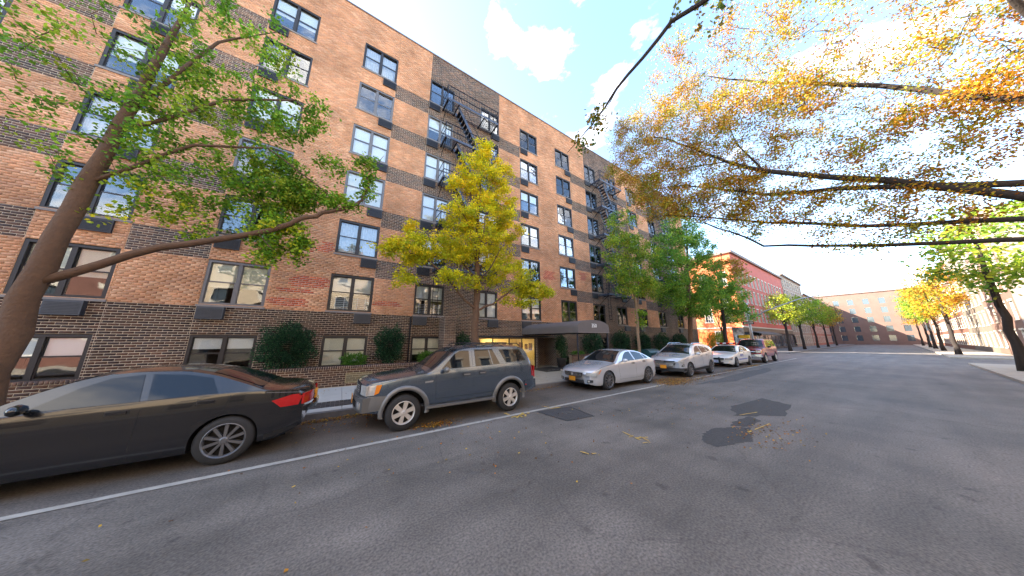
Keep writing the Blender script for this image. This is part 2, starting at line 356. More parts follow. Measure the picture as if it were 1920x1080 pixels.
# dark asphalt patches and spray marks
def flat(name, pts, z, m, parent, jag=0., sub=1):
    P = []
    for i in range(len(pts)):
        a, c = pts[i], pts[(i+1)%len(pts)]
        for k in range(sub):
            t = k/sub; P.append((a[0]+(c[0]-a[0])*t+rnd.uniform(-jag,jag), a[1]+(c[1]-a[1])*t+rnd.uniform(-jag,jag), z))
    b = MB(); b.quad(*P); return b.build(name, m, parent)
pt = tag(empty('road_patches'), kind='structure')
flat('asphalt_patch', [(4.52,5.60),(4.60,4.60),(5.45,4.50),(5.62,5.50)], .0035, mat('old_patch', (.060,.056,.056), .85, 0, .2, 10, .5, 80), pt, .015, 5)
for a, c in (((4.52,5.60),(4.60,4.60)),((4.60,4.60),(5.45,4.50)),((5.45,4.50),(5.62,5.50))):
    MB().bar((*a,.0045),(*c,.0045),.02,.003).build('tar_seam', K['black_wall'], pt)
flat('asphalt_patch', [(5.72,2.10),(5.78,2.32),(6.3,2.50),(6.86,2.50),(7.25,2.30),(7.55,2.05),(7.12,1.95),(6.6,1.82),(6.04,1.98)], .0035, K['patch'], pt, .028, 9)
flat('asphalt_patch', [(7.3,2.35),(7.9,2.42),(8.6,2.32),(8.3,2.06),(7.6,2.08)], .0035, K['patch'], pt, .04, 5)
flat('asphalt_patch', [(8.3,2.55),(9.4,2.9),(11.5,2.7),(11.0,2.0),(9.3,1.9)], .0038, K['patch'], pt, .06, 5)
flat('asphalt_patch', [(12.4,5.0),(18,5.25),(24,5.1),(22,4.5),(15,4.4)], .0038, mat('mid_patch', (.11,.105,.105), .85, 0, .3, 3, .5, 80), pt, .08, 6)
vc = MB().box(4.98, 5.22, 5.02, 5.18, .002, .012).build('valve_cover', K['kerb'], pt)
MB().box(5.00, 5.20, 5.04, 5.16, .013, .016).build('lid', K['patch'], vc)
def spray(strokes, w=.035):
    b = MB()
    for a, c in strokes:
        a = np.array(a); c = np.array(c); n = 7
        for i in range(n):
            p = a+(c-a)*i/n; q = a+(c-a)*(i+1)/n; ww = w*rnd.uniform(.6,1.2)
            if rnd.random() < .12: continue
            d = (q-p)/np.linalg.norm(q-p); nrm = np.array([-d[1], d[0]])*ww/2
            b.quad((*(p-nrm),.012),(*(q-nrm),.012),(*(q+nrm),.012),(*(p+nrm),.012))
    return b.build('spray_mark', K['yellow_paint'], marks)
spray([((3.72,6.0),(3.74,5.75)),((3.66,5.55),(4.28,5.62)),((3.75,5.45),(4.15,5.72)),((3.9,5.42),(3.95,5.62)),((4.0,5.42),(4.1,5.55))], .05)
spray([((4.98,5.95),(5.05,5.72)),((5.0,5.62),(5.40,5.55))], .05)
spray([((5.02,3.45),(4.9,3.0)),((4.95,3.1),(5.15,3.0)),((4.85,3.2),(5.02,3.2)),((4.8,2.9),(4.95,2.85)),((5.05,3.1),(5.0,2.9))], .03)
spray([((3.58,3.30),(3.62,3.16)),((3.6,3.16),(3.75,3.1))], .03)
spray([((7.1,2.0),(8.2,1.9)),((8.5,2.5),(9.3,2.3))], .03)

# ------------------------------------------------------------------ fallen leaves
def litter(name, label, spots, parent=None):
    Vs = []; Cs = []
    for (cx, cy, rx, ry, n, zb) in spots:
        for _ in range(n):
            x = cx+rnd.gauss(0, rx*.5); y = cy+rnd.gauss(0, ry*.5)
            if zb < .05 and y > CURB_Y-.03: y = CURB_Y-.05-rnd.random()*.1
            s = rnd.uniform(.014, .026); a = rnd.uniform(0, 6.3); z = zb+rnd.uniform(.004, .02)
            t = [rnd.uniform(-.010,.012) for _ in range(4)]
            for k, (u, w) in enumerate(((-1,-.1),(0,-.75),(1,.1),(0,.75))):
                Vs.append((x+(u*math.cos(a)-w*math.sin(a))*s, y+(u*math.sin(a)+w*math.cos(a))*s, max(zb+.003, z+t[k])))
            c = rnd.choice([(.10,.05,.02),(.14,.07,.02),(.50,.22,.02),(.42,.15,.015),(.30,.11,.02),(.55,.34,.03),(.16,.06,.015),(.25,.16,.03)])
            f = rnd.uniform(.6,1.1); Cs += [(c[0]*f,c[1]*f,c[2]*f,1)]*4
    n = len(Vs)//4
    return tag(np_mesh(name, Vs, np.arange(4*n).reshape(n,4), K['litter'], Cs), label, 'fallen leaves', kind='stuff')
litter('fallen_leaves', 'orange fallen leaves gathered in gutter and beside parked cars', [
    (1.95,6.05,.45,.22,420,.006),(-.1,7.85,.9,.22,420,.006),(.9,7.9,1.0,.25,420,.006),(.4,7.3,1.5,.5,120,.006),(13.0,6.0,1.7,.75,2600,.006),(12.2,5.6,1.0,.35,500,.006),
    (15.5,5.65,2.5,.3,500,.006),(24.2,6.0,2.4,.22,900,.006),(20,5.9,2.0,.3,400,.006),(8.0,7.9,2.5,.2,250,.006),(6,7.9,1.2,.2,150,.006),(7.6,2.0,1.0,.35,90,.006),(7.4,1.6,1.6,.4,120,.006),
    (3,5,5,2,160,.006),(10,4,8,2,200,.006),(5,9,1.5,.4,160,BW),(1,11,3,.8,40,BW)])

# ------------------------------------------------------------------ the apartment house
apt = tag(empty('apartment_building', (0, FAC, 0)), 'six storey apartment house of tan and dark brown brick with fire escapes', 'building')
CZ, BL = .08, .215
TOPS = [4.70+2.56*k for k in range(6)]                    # window heads above the ground row
ZROOF = 19.42
COLX = [(-18.85,-17.2),(-14.3,-12.8),(-11.0,-9.4),(-7.7,-6.1),(-4.24,-2.60),(-.68,.96),(2.80,4.32),(6.16,7.61),(9.42,11.06),(12.98,14.62),(16.52,18.04),(19.65,21.16),(22.88,24.54),(26.70,28.20),(30.62,32.14)]
holes = []                                                # (x0,x1,z0,z1)
for i, (a, c) in enumerate(COLX):
    for k, t in enumerate(TOPS): holes.append((a, c, t-1.60, t))
    if i != 7 and i != 8 and i != 9: holes.append((a, c, .78, 2.06))
ENT = (6.24, 12.3, .0, 2.02); holes.append(ENT)
DARKBAYS = [(-16.7-2.2,-9.4+0), (2.79,7.62), (16.5,21.17), (26.68,32.16)]
BANDS = [(.97,2.79),(7.62,9.40),(14.68,16.5),(21.17,22.86),(24.58,26.68),(-6.05,-4.26),(-9.4,-7.72)]
def zone(x, z):
    if z < 3.02: return 1
    for a, c in DARKBAYS:
        if a <= x <= c and not (x < -9): return 1
    if x < -11.2: return 1
    for a, c in BANDS:
        if a <= x <= c:
            r = (z-4.70) % 2.56
            if r < .88 and z > 4.7 and z < 4.7+2.56*4+1.0: return 1
    return 0
RED = [(-1.95,-.72,4.02,4.50),(-2.3,-1.2,3.78,3.94),(-2.45,-1.35,3.18,3.50),(1.0,2.2,3.46,3.66),(-1.9,-1.3,5.55,5.95),(-1.2,-.72,5.6,6.1),(-1.0,-.72,8.3,8.6),(11.4,12.4,6.1,6.7),(15.2,15.9,6.5,7.1),(-1.7,-1.1,7.8,8.1)]
TAN = np.array([(.60,.27,.135),(.56,.235,.115),(.62,.32,.18),(.50,.215,.10),(.60,.25,.115),(.48,.23,.14),(.66,.37,.22)])
TAN = TAN*.5+TAN.mean(0)*.5*np.array([1,1.03,1.06])
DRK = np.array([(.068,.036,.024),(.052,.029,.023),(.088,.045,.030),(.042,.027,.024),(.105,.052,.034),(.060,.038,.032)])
REDC = np.array([(.54,.125,.05),(.48,.10,.045),(.58,.16,.07)])
bv, bc, mv, mc, near = [], [], [], [], []
nc = int(round(ZROOF/CZ))
FAR_X = END_X-.002                                              # beyond this the courses are too fine to tell apart: material takes over
for j in range(nc):
    z0 = (j+.25)*CZ - .02; z1 = z0+CZ
    off = (j % 2)*BL/2
    hs = sorted((h[0], h[1]) for h in holes if h[2] < (z0+z1)/2 < h[3])
    segs = []; x = -14.5
    for a, c in hs:
        if c <= x: continue
        if a > x: segs.append((x, min(a, FAR_X)))
        x = max(x, c)
        if x >= FAR_X: break
    if x < FAR_X: segs.append((x, FAR_X))
    for (sa, sb) in segs:
        i0 = math.floor((sa-off)/BL); i1 = math.ceil((sb-off)/BL)
        for i in range(i0, i1):
            a = max(sa, off+i*BL); c = min(sb, off+(i+1)*BL)
            cuts = [a, c]
            for Z in DARKBAYS+BANDS:
                for e in Z:
                    if a+.02 < e < c-.02: cuts.append(e)
            cuts.sort()
            for a2, c2 in zip(cuts, cuts[1:]):
                if c2-a2 < .02: continue
                xm = (a2+c2)/2; zm = (z0+z1)/2; zn = zone(xm, zm)
                red = 0
                if zn == 0:
                    for R in RED:
                        if R[0]+rnd.uniform(-.1,.1) < xm < R[1]+rnd.uniform(-.12,.12) and R[2] < zm < R[3]: red = 1
                if red: col = REDC[rnd.randrange(3)]; mcol = (.62,.50,.42)
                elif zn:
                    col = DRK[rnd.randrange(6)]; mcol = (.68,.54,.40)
                    if zm > 4.7: col = col*1.5+.012  # upper dark bricks lightened in colour to carry the brighter light up there
                else: col = TAN[rnd.randrange(7)]*1.10; mcol = (.56,.32,.17)
                f = rnd.uniform(.88,1.10)*(1.18 if zn else 1)
                mv.append((a2, c2, z0, z1)); mc.append(mcol)
                full = (c2-a2) > BL-.01
                dy = rnd.uniform(0,.003)
                if full and zn and -2.65 < xm < 4.6 and .9 < zm < 3.0: near.append((abs(xm+1.0)+abs(zm-2.2)*.5, a2, z0, col*f))
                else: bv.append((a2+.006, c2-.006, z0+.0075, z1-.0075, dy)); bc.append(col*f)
near.sort(key=lambda t: t[0])
for t in near[300:]:
    bv.append((t[1]+.006, t[1]+BL-.006, t[2]+.0075, t[2]+CZ-.0075, 0)); bc.append(t[3])
near = near[:300]
def bricks_mesh(name, arr, cols, y0, y1, parent, mt):
    A = np.array(arr); n = len(A); C = np.repeat(np.hstack([np.array(cols), np.ones((n,1))]), 8, axis=0)
    x0, x1, z0, z1 = A[:,0], A[:,1], A[:,2], A[:,3]; dy = A[:,4]
    ya = y0+dy; yb = np.full(n, y1)
    V = np.stack([np.stack(p, 1) for p in ((x0,ya,z0),(x1,ya,z0),(x1,ya,z1),(x0,ya,z1),(x0,yb,z0),(x1,yb,z0),(x1,yb,z1),(x0,yb,z1))], 1).reshape(-1,3)
    base = np.arange(n)[:,None,None]*8
    F = (base+np.array([[0,1,2,3],[1,5,6,2],[4,0,3,7],[3,2,6,7],[4,5,1,0]])[None]).reshape(-1,4)
    return np_mesh(name, V, F, mt, C, parent)
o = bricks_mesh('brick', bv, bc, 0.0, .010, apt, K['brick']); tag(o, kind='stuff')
# shared meshes for the bricks one can pick apart
def brick_meshes(cols, l, h, d, m):
    out = []
    for c in cols:
        b = MB().box(0, l, 0, d, 0, h); me = bpy.data.meshes.new('brick'); me.from_pydata(b.v, [], b.f); me.materials.append(m)
        at = me.color_attributes.new('Col', 'FLOAT_COLOR', 'POINT'); at.data.foreach_set('color', [*c, 1]*8); out.append(me)
    return out
BM = brick_meshes([DRK[i]*f for i in range(6) for f in (.85, 1.05)], BL-.012, CZ-.015, .012, K['brick'])
for t in near: link('brick', rnd.choice(BM), apt, (t[1]+.006, -rnd.uniform(0,.002), t[2]+.0075))
A = np.array(mv); n = len(A); yy = np.full(n, .0075)
V = np.stack([np.stack(p, 1) for p in ((A[:,0],yy,A[:,2]),(A[:,1],yy,A[:,2]),(A[:,1],yy,A[:,3]),(A[:,0],yy,A[:,3]))], 1).reshape(-1,3)
np_mesh('mortar_bed', V, np.arange(4*n).reshape(n,4), K['mortar'], np.repeat(np.hstack([np.array(mc), np.ones((n,1))]), 4, axis=0), apt)
# far stretch of the same wall: brick pattern carried by the material
def brick_tex(name, c1, c2, mo, mortar=.012, sc=(1,1,1)):
    m, N, L, P = new_mat(name); P.inputs['Roughness'].default_value = .85
    c = N.new('ShaderNodeTexCoord'); sp = N.new('ShaderNodeSeparateXYZ'); cb = N.new('ShaderNodeCombineXYZ'); ad = N.new('ShaderNodeMath')
    br = N.new('ShaderNodeTexBrick'); br.inputs['Scale'].default_value = 1; br.inputs['Mortar Size'].default_value = mortar
    br.inputs['Brick Width'].default_value = BL; br.inputs['Row Height'].default_value = CZ
    br.inputs['Color1'].default_value = (*c1,1); br.inputs['Color2'].default_value = (*c2,1); br.inputs['Mortar'].default_value = (*mo,1)
    L.new(c.outputs['Object'], sp.inputs[0]); L.new(sp.outputs[0], ad.inputs[0]); L.new(sp.outputs[1], ad.inputs[1]); L.new(ad.outputs[0], cb.inputs[0]); L.new(sp.outputs[2], cb.inputs[1]); L.new(cb.outputs[0], br.inputs['Vector'])
    n3 = N.new('ShaderNodeTexNoise'); n3.inputs['Scale'].default_value = .6; n3.inputs['Detail'].default_value = 5
    mr = N.new('ShaderNodeMapRange'); mr.inputs[1].default_value = .3; mr.inputs[2].default_value = .7; mr.inputs[3].default_value = .75; mr.inputs[4].default_value = 1.2
    vm = N.new('ShaderNodeVectorMath'); vm.operation = 'SCALE'
    L.new(c.outputs['Object'], n3.inputs['Vector']); L.new(n3.outputs['Fac'], mr.inputs[0]); L.new(br.outputs['Color'], vm.inputs[0]); L.new(mr.outputs[0], vm.inputs['Scale']); L.new(vm.outputs[0], P.inputs['Base Color'])
    bp = N.new('ShaderNodeBump'); bp.inputs['Distance'].default_value = .01; bp.inputs['Strength'].default_value = .5; bp.invert = True
    L.new(br.outputs['Fac'], bp.inputs['Height']); L.new(bp.outputs[0], P.inputs['Normal'])
    return m
K['tan_far'] = brick_tex('tan_brick_wall', (.50,.235,.115), (.43,.19,.095), (.40,.225,.13))
K['dark_far'] = brick_tex('dark_brick_wall', (.095,.052,.038), (.070,.042,.036), (.40,.32,.26))
xs = sorted({-30., -14.5, FAR_X, END_X, 32.16, 26.68} | {e for h in holes for e in h[:2]} | {e for Z in BANDS+DARKBAYS for e in Z})
zs = sorted({0., 3.02, ZROOF} | {e for h in holes for e in h[2:]} | {4.70+2.56*k for k in range(5)} | {5.58+2.56*k for k in range(5)})
b = MB()
for xa, xb in zip(xs, xs[1:]):
    if not (xa >= FAR_X-.001 or xb <= -14.499) or xa < -30: continue
    for za, zb in zip(zs, zs[1:]):
        xm, zm = (xa+xb)/2, (za+zb)/2
        if any(h[0] < xm < h[1] and h[2] < zm < h[3] for h in holes) or zb-za < 1e-4: continue
        b.quad((xa,.002,za),(xb,.002,za),(xb,.002,zb),(xa,.002,zb), mi=zone(xm, zm))
b.build('wall', [K['tan_far'], K['dark_far']], apt)
b = MB()                                                 # side, back and roof
b.quad((END_X,.002,3.02),(END_X,15,3.02),(END_X,15,ZROOF),(END_X,.002,ZROOF)); b.quad((END_X,.002,0),(END_X,15,0),(END_X,15,3.02),(END_X,.002,3.02), mi=1)
b.quad((END_X,15,0),(-30,15,0),(-30,15,ZROOF),(END_X,15,ZROOF)); b.quad((-30,15,0),(-30,.002,0),(-30,.002,ZROOF),(-30,15,ZROOF))
b.build('side_wall', [K['tan_far'], K['dark_far']], apt)
MB().box(-30, END_X, .2, 15, ZROOF-.5, ZROOF-.4).build('roof', K['roofing'], apt)
MB().box(-30.03, END_X+.03, -.03, .30, ZROOF, ZROOF+.09).build('coping', K['coping'], apt)
MB().box(-30, END_X, .28, .34, ZROOF-.5, ZROOF).build('parapet_back', K['tan_far'], apt)
# floor slabs and a dark inner wall stop light leaking between rooms
b = MB(); b.box(-30, END_X-.1, 1.35, 1.40, 2.15, ZROOF-.5)
b.build('inner_wall', K['room'], apt)

# windows -------------------------------------------------------------------
WM = {}
def window_meshes(w, h):
    key = (round(w,2), round(h,2))
    if key in WM: return WM[key]
    f = MB(); t = .075; d0, d1 = .012, .15
    f.box(0, w, d0, d1, 0, t*.8); f.box(0, w, d0, d1, h-t, h); f.box(0, t, d0, d1, t*.8, h-t); f.box(w-t, w, d0, d1, t*.8, h-t)
    f.box(w/2-.05, w/2+.05, d0+.012, d1, t*.8, h-t)
    for a, c in ((t, w/2-.05), (w/2+.05, w-t)):
        zm = h*.52
        f.box(a, c, .055, .12, zm-.022, zm+.022)
        f.box(a, a+.028, .05, .09, t*.8, zm-.022); f.box(c-.028, c, .05, .09, t*.8, zm-.022)
        f.box(a+.028, c-.028, .05, .09, t*.8, t*.8+.035)
        f.box(a, a+.022, .085, .12, zm+.022, h-t); f.box(c-.022, c, .085, .12, zm+.022, h-t)
        f.box(a+.022, c-.022, .085, .12, h-t-.03, h-t)
    def mk(b, nm, m):
        me = bpy.data.meshes.new(nm)
        me.from_pydata(b.v, [], b.f)
        for mm in (m if isinstance(m, list) else [m]): me.materials.append(mm)
        return me
    fm = [mk(f, 'window', K['frame']), mk(f, 'window', K['frame_grey'])]
    zl0, zl1, zu1 = t*.8+.035, h*.52-.022, h-t-.03; pw = w/2-.05-t-.056
    pl = mk(MB().box(0, pw, 0, .006, 0, zl1-zl0), 'pane', K['glass']); pu = mk(MB().box(0, pw+.012, 0, .006, 0, zu1-(h*.52+.022)), 'pane', K['glass'])
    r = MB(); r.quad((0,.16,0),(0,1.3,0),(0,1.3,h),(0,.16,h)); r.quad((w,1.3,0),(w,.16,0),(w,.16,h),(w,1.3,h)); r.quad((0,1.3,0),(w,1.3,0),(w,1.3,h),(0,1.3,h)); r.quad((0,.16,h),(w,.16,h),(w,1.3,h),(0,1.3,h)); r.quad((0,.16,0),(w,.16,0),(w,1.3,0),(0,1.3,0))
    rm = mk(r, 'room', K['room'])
    WM[key] = (fm, pl, pu, rm, zl0, pw, t); return WM[key]
def blind(win, w, h, frac, kind, side):
    t = .075; a, c = (t, w/2-.05) if side == 0 else (w/2+.05, w-t)
    z0 = h-t-(h-t*2)*frac; b = MB()
    if kind == 'slat':
        n = int((h-t-z0)/.045)
        for i in range(n):
            z = h-t-.02-i*.045; b.obox(((a+c)/2, .150, z), ((c-a)/2-.004,0,0), (0,.002,0), (0,-.006,.019))
        b.box(a, c, .185, .188, z0, h-t); m = K['blind']
    elif kind == 'lace':
        n = 14
        for i in range(n):
            xa = a+(c-a)*i/n; xb = a+(c-a)*(i+1)/n; ya, yb = (.17+.02*(i%2)), (.17+.02*((i+1)%2))
            b.quad((xa,ya,z0),(xb,yb,z0),(xb,yb,h-t),(xa,ya,h-t))
        m = K['lace']
    else:
        b.box(a+.004, c-.004, .128, .132, z0, h-t); m = K['blind'] if kind == 'white' else K['blind_warm']
        if kind == 'glow': m = K['warm_room']
    return b.build('blind', m, win)
K['warm_room'] = mat_emit('lamp_lit_blind', (1.0,.52,.18), .35)
def guard(win, w):
    t = .075
    for a, c in ((t+.03, w/2-.08), (w/2+.08, w-t-.03)):
        b = MB()
        for i in range(6): b.box(a, c, .030, .036, .12+i*.085, .128+i*.085)
        for xx in (a+(c-a)*.27, a+(c-a)*.75): b.box(xx-.007, xx+.007, .022, .030, .08, .62)
        b.build('window_guard', K['steel_edge2'], win)
K['steel_edge2'] = mat('pale_guard_bar', (.45,.45,.46), .5, .2, .05)
def window(parent, x, z, w, h, fin, style, gu=False, y=0.0):
    fm, pl, pu, rm, zl0, pw, t = window_meshes(w, h)
    win = link('window', fm[fin], parent, (x, y, z))
    link('room', rm, win)
    for a in (t+.028, w/2+.05+.028): link('pane', pl, win, (a, .066, zl0))
    for a in (t+.022, w/2+.05+.022): link('pane', pu, win, (a, .10, h*.52+.022))
    for s, (kind, frac) in enumerate(style if isinstance(style[0], tuple) else (style, style)):
        if kind: blind(win, w, h, frac, kind, s)
    if gu: guard(win, w)
    return win
MB_sill = {}
STY = {(5,0):('slat',.5),(5,1):('lace',1.),(5,2):('warm',1.),(5,3):(('white',1.),('white',1.)),(6,0):('slat',.52),(6,1):('white',.5),(6,2):(('white',1.),('white',.9)),(6,3):('white',1.),(6,4):('white',.55),
       (7,0):('white',.98),(7,1):('white',.6),(7,4):('lace',.9),(8,0):('white',.72),(8,1):(None,0),(8,2):('white',.55),(8,3):('white',.4),(8,4):('white',.35),(8,5):('white',.45),
       (9,0):(None,0),(9,1):(('',0),('lace',.6)),(9,2):(None,0),(9,3):('white',.45),(9,4):('white',.5),(9,5):('white',.3),(10,0):(('glow',.6),('warm',.62)),(10,1):(None,0),(10,2):('white',.5),
       (11,0):(None,0),(12,0):(None,0),(13,0):(None,0),(5,-1):('warm',1.),(6,-1):(('warm',.7),('warm',.7)),(4,0):('warm',.6),(4,3):('warm',.9),(12,1):('glow',.8)}
for i, (a, c) in enumerate(COLX):
    for k in range(-1, 6):
        if k < 0 and i in (7, 8, 9): continue
        st = STY.get((i, k)) or rnd.choice([('white',.5),('white',.35),('white',.95),('warm',.6),('lace',1.),(None,0),(None,0)])
        top = TOPS[k] if k >= 0 else 2.06; h = 1.60 if k >= 0 else 1.28
        fin = 1 if (i, k) in ((5,2),(5,3),(6,2),(6,3),(6,4),(4,0),(4,2),(5,4)) else 0
        if k >= 0 or i < 14:
            window(apt, a, top-h, c-a, h, fin, st, gu=(k == 0 and i in (5, 6)))
        if k >= 0:
            MB().box(a-.04, c+.04, -.03, .06, top-h-.075, top-h-.002).build('sill', K['sill'] if i > 3 else K['sill'], apt)
# air conditioner sleeves under the sills
ACX = {4:(-4.2,-3.56),5:(.33,.97),6:(2.80,3.44),7:(6.97,7.61),8:(9.45,10.09),9:(14.02,14.66),10:(16.52,17.16),11:(20.56,21.20),12:(23.0,23.66),13:(26.8,27.45),14:(30.7,31.3),3:(-7.0,-6.36)}
for i, (a, c) in ACX.items():
    for k in range(6):
        z1 = TOPS[k]-1.68; m = K['ac_light'] if k == 0 else K['ac']; d = .16 if k == 0 else .07
        o = MB().box(a, c, -d, .02, z1-.42, z1).build('air_conditioner', m, apt)
        g = MB()
        for s in range(8 if i < 10 else 4):
            n_ = 8 if i < 10 else 4; zz = z1-.38+s*.34/n_
            g.box(a+.03, c-.03, -d-.008, -d+.001, zz, zz+.018)
        g.build('grille', K['iron'] if k else K['ac'], o)
# small vents, a leader pipe and a lintel over the lobby
MB().box(6.2, 12.4, -.02, .02, 2.02, 2.12).build('lintel', K['black_wall'], apt)
for x in (2.70, 16.62): MB().tube([(x,-.05,BW),(x,-.05,3.0)], .035, 8).build('drain_pipe', K['iron'], apt)
# brick pier standing out of the wall
def brick_block(parent, name, x0, x1, y0, y1, z0, z1, cols, mcol, faces='frl', coursed=None):
    """a masonry block with real bricks on its front / left / right faces"""
    arr = []; ccs = []; V = []; C = []; e = .004
    def add(p0, ux, w, zz, l, c, nrm):
        # box: origin p0, along ux
        q = [Vector(p0), Vector(p0)+Vector(ux)*l]; nv = Vector(nrm)
        base = [(q[0]), (q[1]), (q[1]+Vector((0,0,w))), (q[0]+Vector((0,0,w)))]
        for s in (0, 1):
            for p in base: V.append(tuple(p + nv*(0 if s else 1)*.008)); C.append((*c, 1))
    nz_ = int(round((z1-z0)/CZ))
    for j in range(nz_):
        z = z0+j*CZ
        for f in faces:
            if f == 'f': L0, p, ux, nr = x1-x0, (x0, y0, z), (1,0,0), (0,-1,0)
            elif f == 'l': L0, p, ux, nr = y1-y0, (x0, y1, z), (0,-1,0), (-1,0,0)
            else: L0, p, ux, nr = y1-y0, (x1, y0, z), (0,1,0), (1,0,0)
            t = -(j % 2)*BL/2
            while t < L0-.02:
                a = max(0, t); c = min(L0, t+BL)
                if c-a > .03:
                    cc = cols[rnd.randrange(len(cols))]*rnd.uniform(.85,1.12)
                    add(Vector(p)+Vector(ux)*(a+.005)+Vector((0,0,.006)), ux, CZ-.012, z, c-a-.010, cc, nr)
                t += BL
    n = len(V)//8
    F = (np.arange(n)[:,None,None]*8+np.array([[0,1,2,3],[0,4,5,1],[1,5,6,2],[2,6,7,3],[3,7,4,0]])[None]).reshape(-1,4)
    return tag(np_mesh(name, V, F, K['brick'], C, parent), kind='stuff')
K['mortar_plain'] = mat('pale_mortar', (.66,.54,.40), .95, 0, .1, 30)
MB().box(4.14, 4.72, 12.2-FAC, .006, BW, 3.02).build('pier', K['mortar_plain'], apt)
BRN = np.array([(.17,.10,.075),(.14,.085,.065),(.20,.125,.09),(.12,.075,.06)])
brick_block(apt, 'pier_brick', 4.14, 4.72, 12.2-FAC, .0, BW+.01, 3.02, BRN, None, 'frl')

# lobby behind the glass
lob = MB(); lx0, lx1, ly = ENT[0], ENT[1], 3.0
lob.box(lx0, 10.6, 2.2, 2.3, BW, 2.02)
lob.box(lx0-.05, lx0, .05, 2.2, BW, 2.02)
lob.build('lobby_wall', K['lobby_wall'], apt)
MB().box(lx0, lx1, 0, 3, 2.02, 2.1).build('lobby_ceiling', K['lobby_wall'], apt)
MB().box(lx0, lx1, -.02, 3, BW-.04, BW).build('lobby_floor', K['concrete_warm'], apt)
MB().box(10.6, 10.72, .02, 2.3, BW, 2.02).build('lobby_partition', K['dark_far'], apt)
MB().box(10.575, 10.597, .17, 2.2, BW, 2.02).build('lobby_side_wall', K['lobby_wall'], apt)
for y, z, w, h in ((.45,1.2,.35,.45),(.95,1.25,.3,.35),(1.5,1.1,.45,.6)):
    o = MB().box(10.55, 10.574, y, y+w, z, z+h).build('picture_frame', K['black_wall'], apt); MB().box(10.54, 10.549, y+.04, y+w-.04, z+.04, z+h-.04).build('picture', K['picture'], o)
MB().box(10.72, lx1, 1.2, 1.3, BW, 2.02).build('porch_wall', K['dark_far'], apt)
MB().box(lx1, lx1+.1, .02, 1.3, BW, 2.02).build('porch_side', K['dark_far'], apt)
lp = MB().box(7.9, 8.6, 1.5, 1.9, 1.965, 2.015).build('ceiling_lamp', mat_emit('lobby_lamp', (1.0,.74,.36), 7.5), apt)
MB().box(9.2, 9.8, 1.2, 1.5, 1.965, 2.015).build('ceiling_lamp', bpy.data.materials['lobby_lamp'], apt)
for x, z, w, h in ((8.0,1.3,.30,.4),(8.7,1.35,.28,.3),(9.3,1.35,.3,.36),(9.9,1.25,.26,.42),(7.1,1.3,.5,.6)):
    o = MB().box(x, x+w, 2.16, 2.2, z, z+h).build('picture_frame', K['black_wall'], apt)
    MB().box(x+.04, x+w-.04, 2.15, 2.16, z+.04, z+h-.04).build('picture', K['picture'], o)
fr = MB()
for x in (6.26, 7.4, 8.55, 9.5, 10.55): fr.box(x-.03, x+.03, .10, .16, BW, 2.02)
fr.box(6.26, 10.55, .10, .16, BW, BW+.08); fr.box(6.26, 10.55, .10, .16, 1.94, 2.02)
lw = fr.build('lobby_window', K['frame'], apt)
for a, c in ((6.29,7.37),(7.43,8.52),(8.58,9.47),(9.53,10.52)): MB().box(a, c, .125, .133, BW+.08, 1.94).build('pane', K['glass'], lw)
MB().box(9.40, 9.42, .06, .09, .9, 1.3).build('handle', K['chrome'], lw)
MB().box(8.95, 9.3, .75, 1.25, BW, .75).box(8.9, 9.35, 1.2, 1.3, BW, 1.25).build('lobby_chair', K['picture'], None).location = (.9, FAC, 0)
tag(bpy.data.objects['lobby_chair'], 'brown armchair standing inside the lit yellow lobby behind glass', 'chair')

# ------------------------------------------------------------------ garden wall of dark brick
def garden_wall(x0, x1, ztop, label, indiv):
    g = empty('garden_wall', (x0, WALL_Y, 0)); tag(g, label, 'wall')
    L = x1-x0; z0 = BW
    MB().box(0, L, .008, .24, z0-.1, ztop-.10).build('wall_core', K['mortar_plain'], g)
    MB().box(-.005, L+.005, .004, .25, ztop-.10, ztop-.006).build('coping_bed', K['mortar_plain'], g)
    cols = [np.array(c) for c in ((.115,.056,.034),(.092,.046,.032),(.14,.068,.040),(.076,.042,.033))]
    ms = brick_meshes([c*f for c in cols for f in (.85,1.1)], BL-.012, CZ-.013, .02, K['brick']); V = []; C = []
    n = int(round((ztop-.10-z0)/CZ)); rest = []
    for j in range(n):
        z = ztop-.10-(j+1)*CZ
        for i in range(-1, int(L/BL)+1):
            x = i*BL+(j % 2)*BL/2
            a, c = max(0, x), min(L, x+BL)
            if c-a < .04: continue
            X = x0+x
            if indiv and c-a > BL-.01 and -2.75 < X < 4.0 and len([1]) and garden_wall.n < 290:
                garden_wall.n += 1; link('brick', rnd.choice(ms), g, (a+.006, -rnd.uniform(0,.003), z+.007))
            else: rest.append((a+.006, c-.006, z+.007, z+CZ-.006, rnd.uniform(0,.003)))
    rc = [cols[rnd.randrange(4)]*rnd.uniform(.8,1.15) for _ in rest]
    for i in range(int(L/.0717)):                         # rowlock coping
        a = i*.0717; rest.append((a+.007, a+.0647, ztop-.094, ztop+rnd.uniform(-.003,.002), -.012)); rc.append(cols[rnd.randrange(4)]*rnd.uniform(.7,1.1)+.02)
    o = bricks_mesh('coping_brick', rest, rc, 0., .245, g, K['brick']); tag(o, kind='stuff')
    return g
garden_wall.n = 0
gw = garden_wall(-14.0, 4.14, .885, 'low dark brick garden wall with upright brick coping left of the entrance', True)
garden_wall(12.75, END_X-.3, .885, 'low dark brick garden wall running right from the entrance to the corner', False)
b = MB(); b.box(-.5, -.5+1.0, -.012, 0, .28, .70)
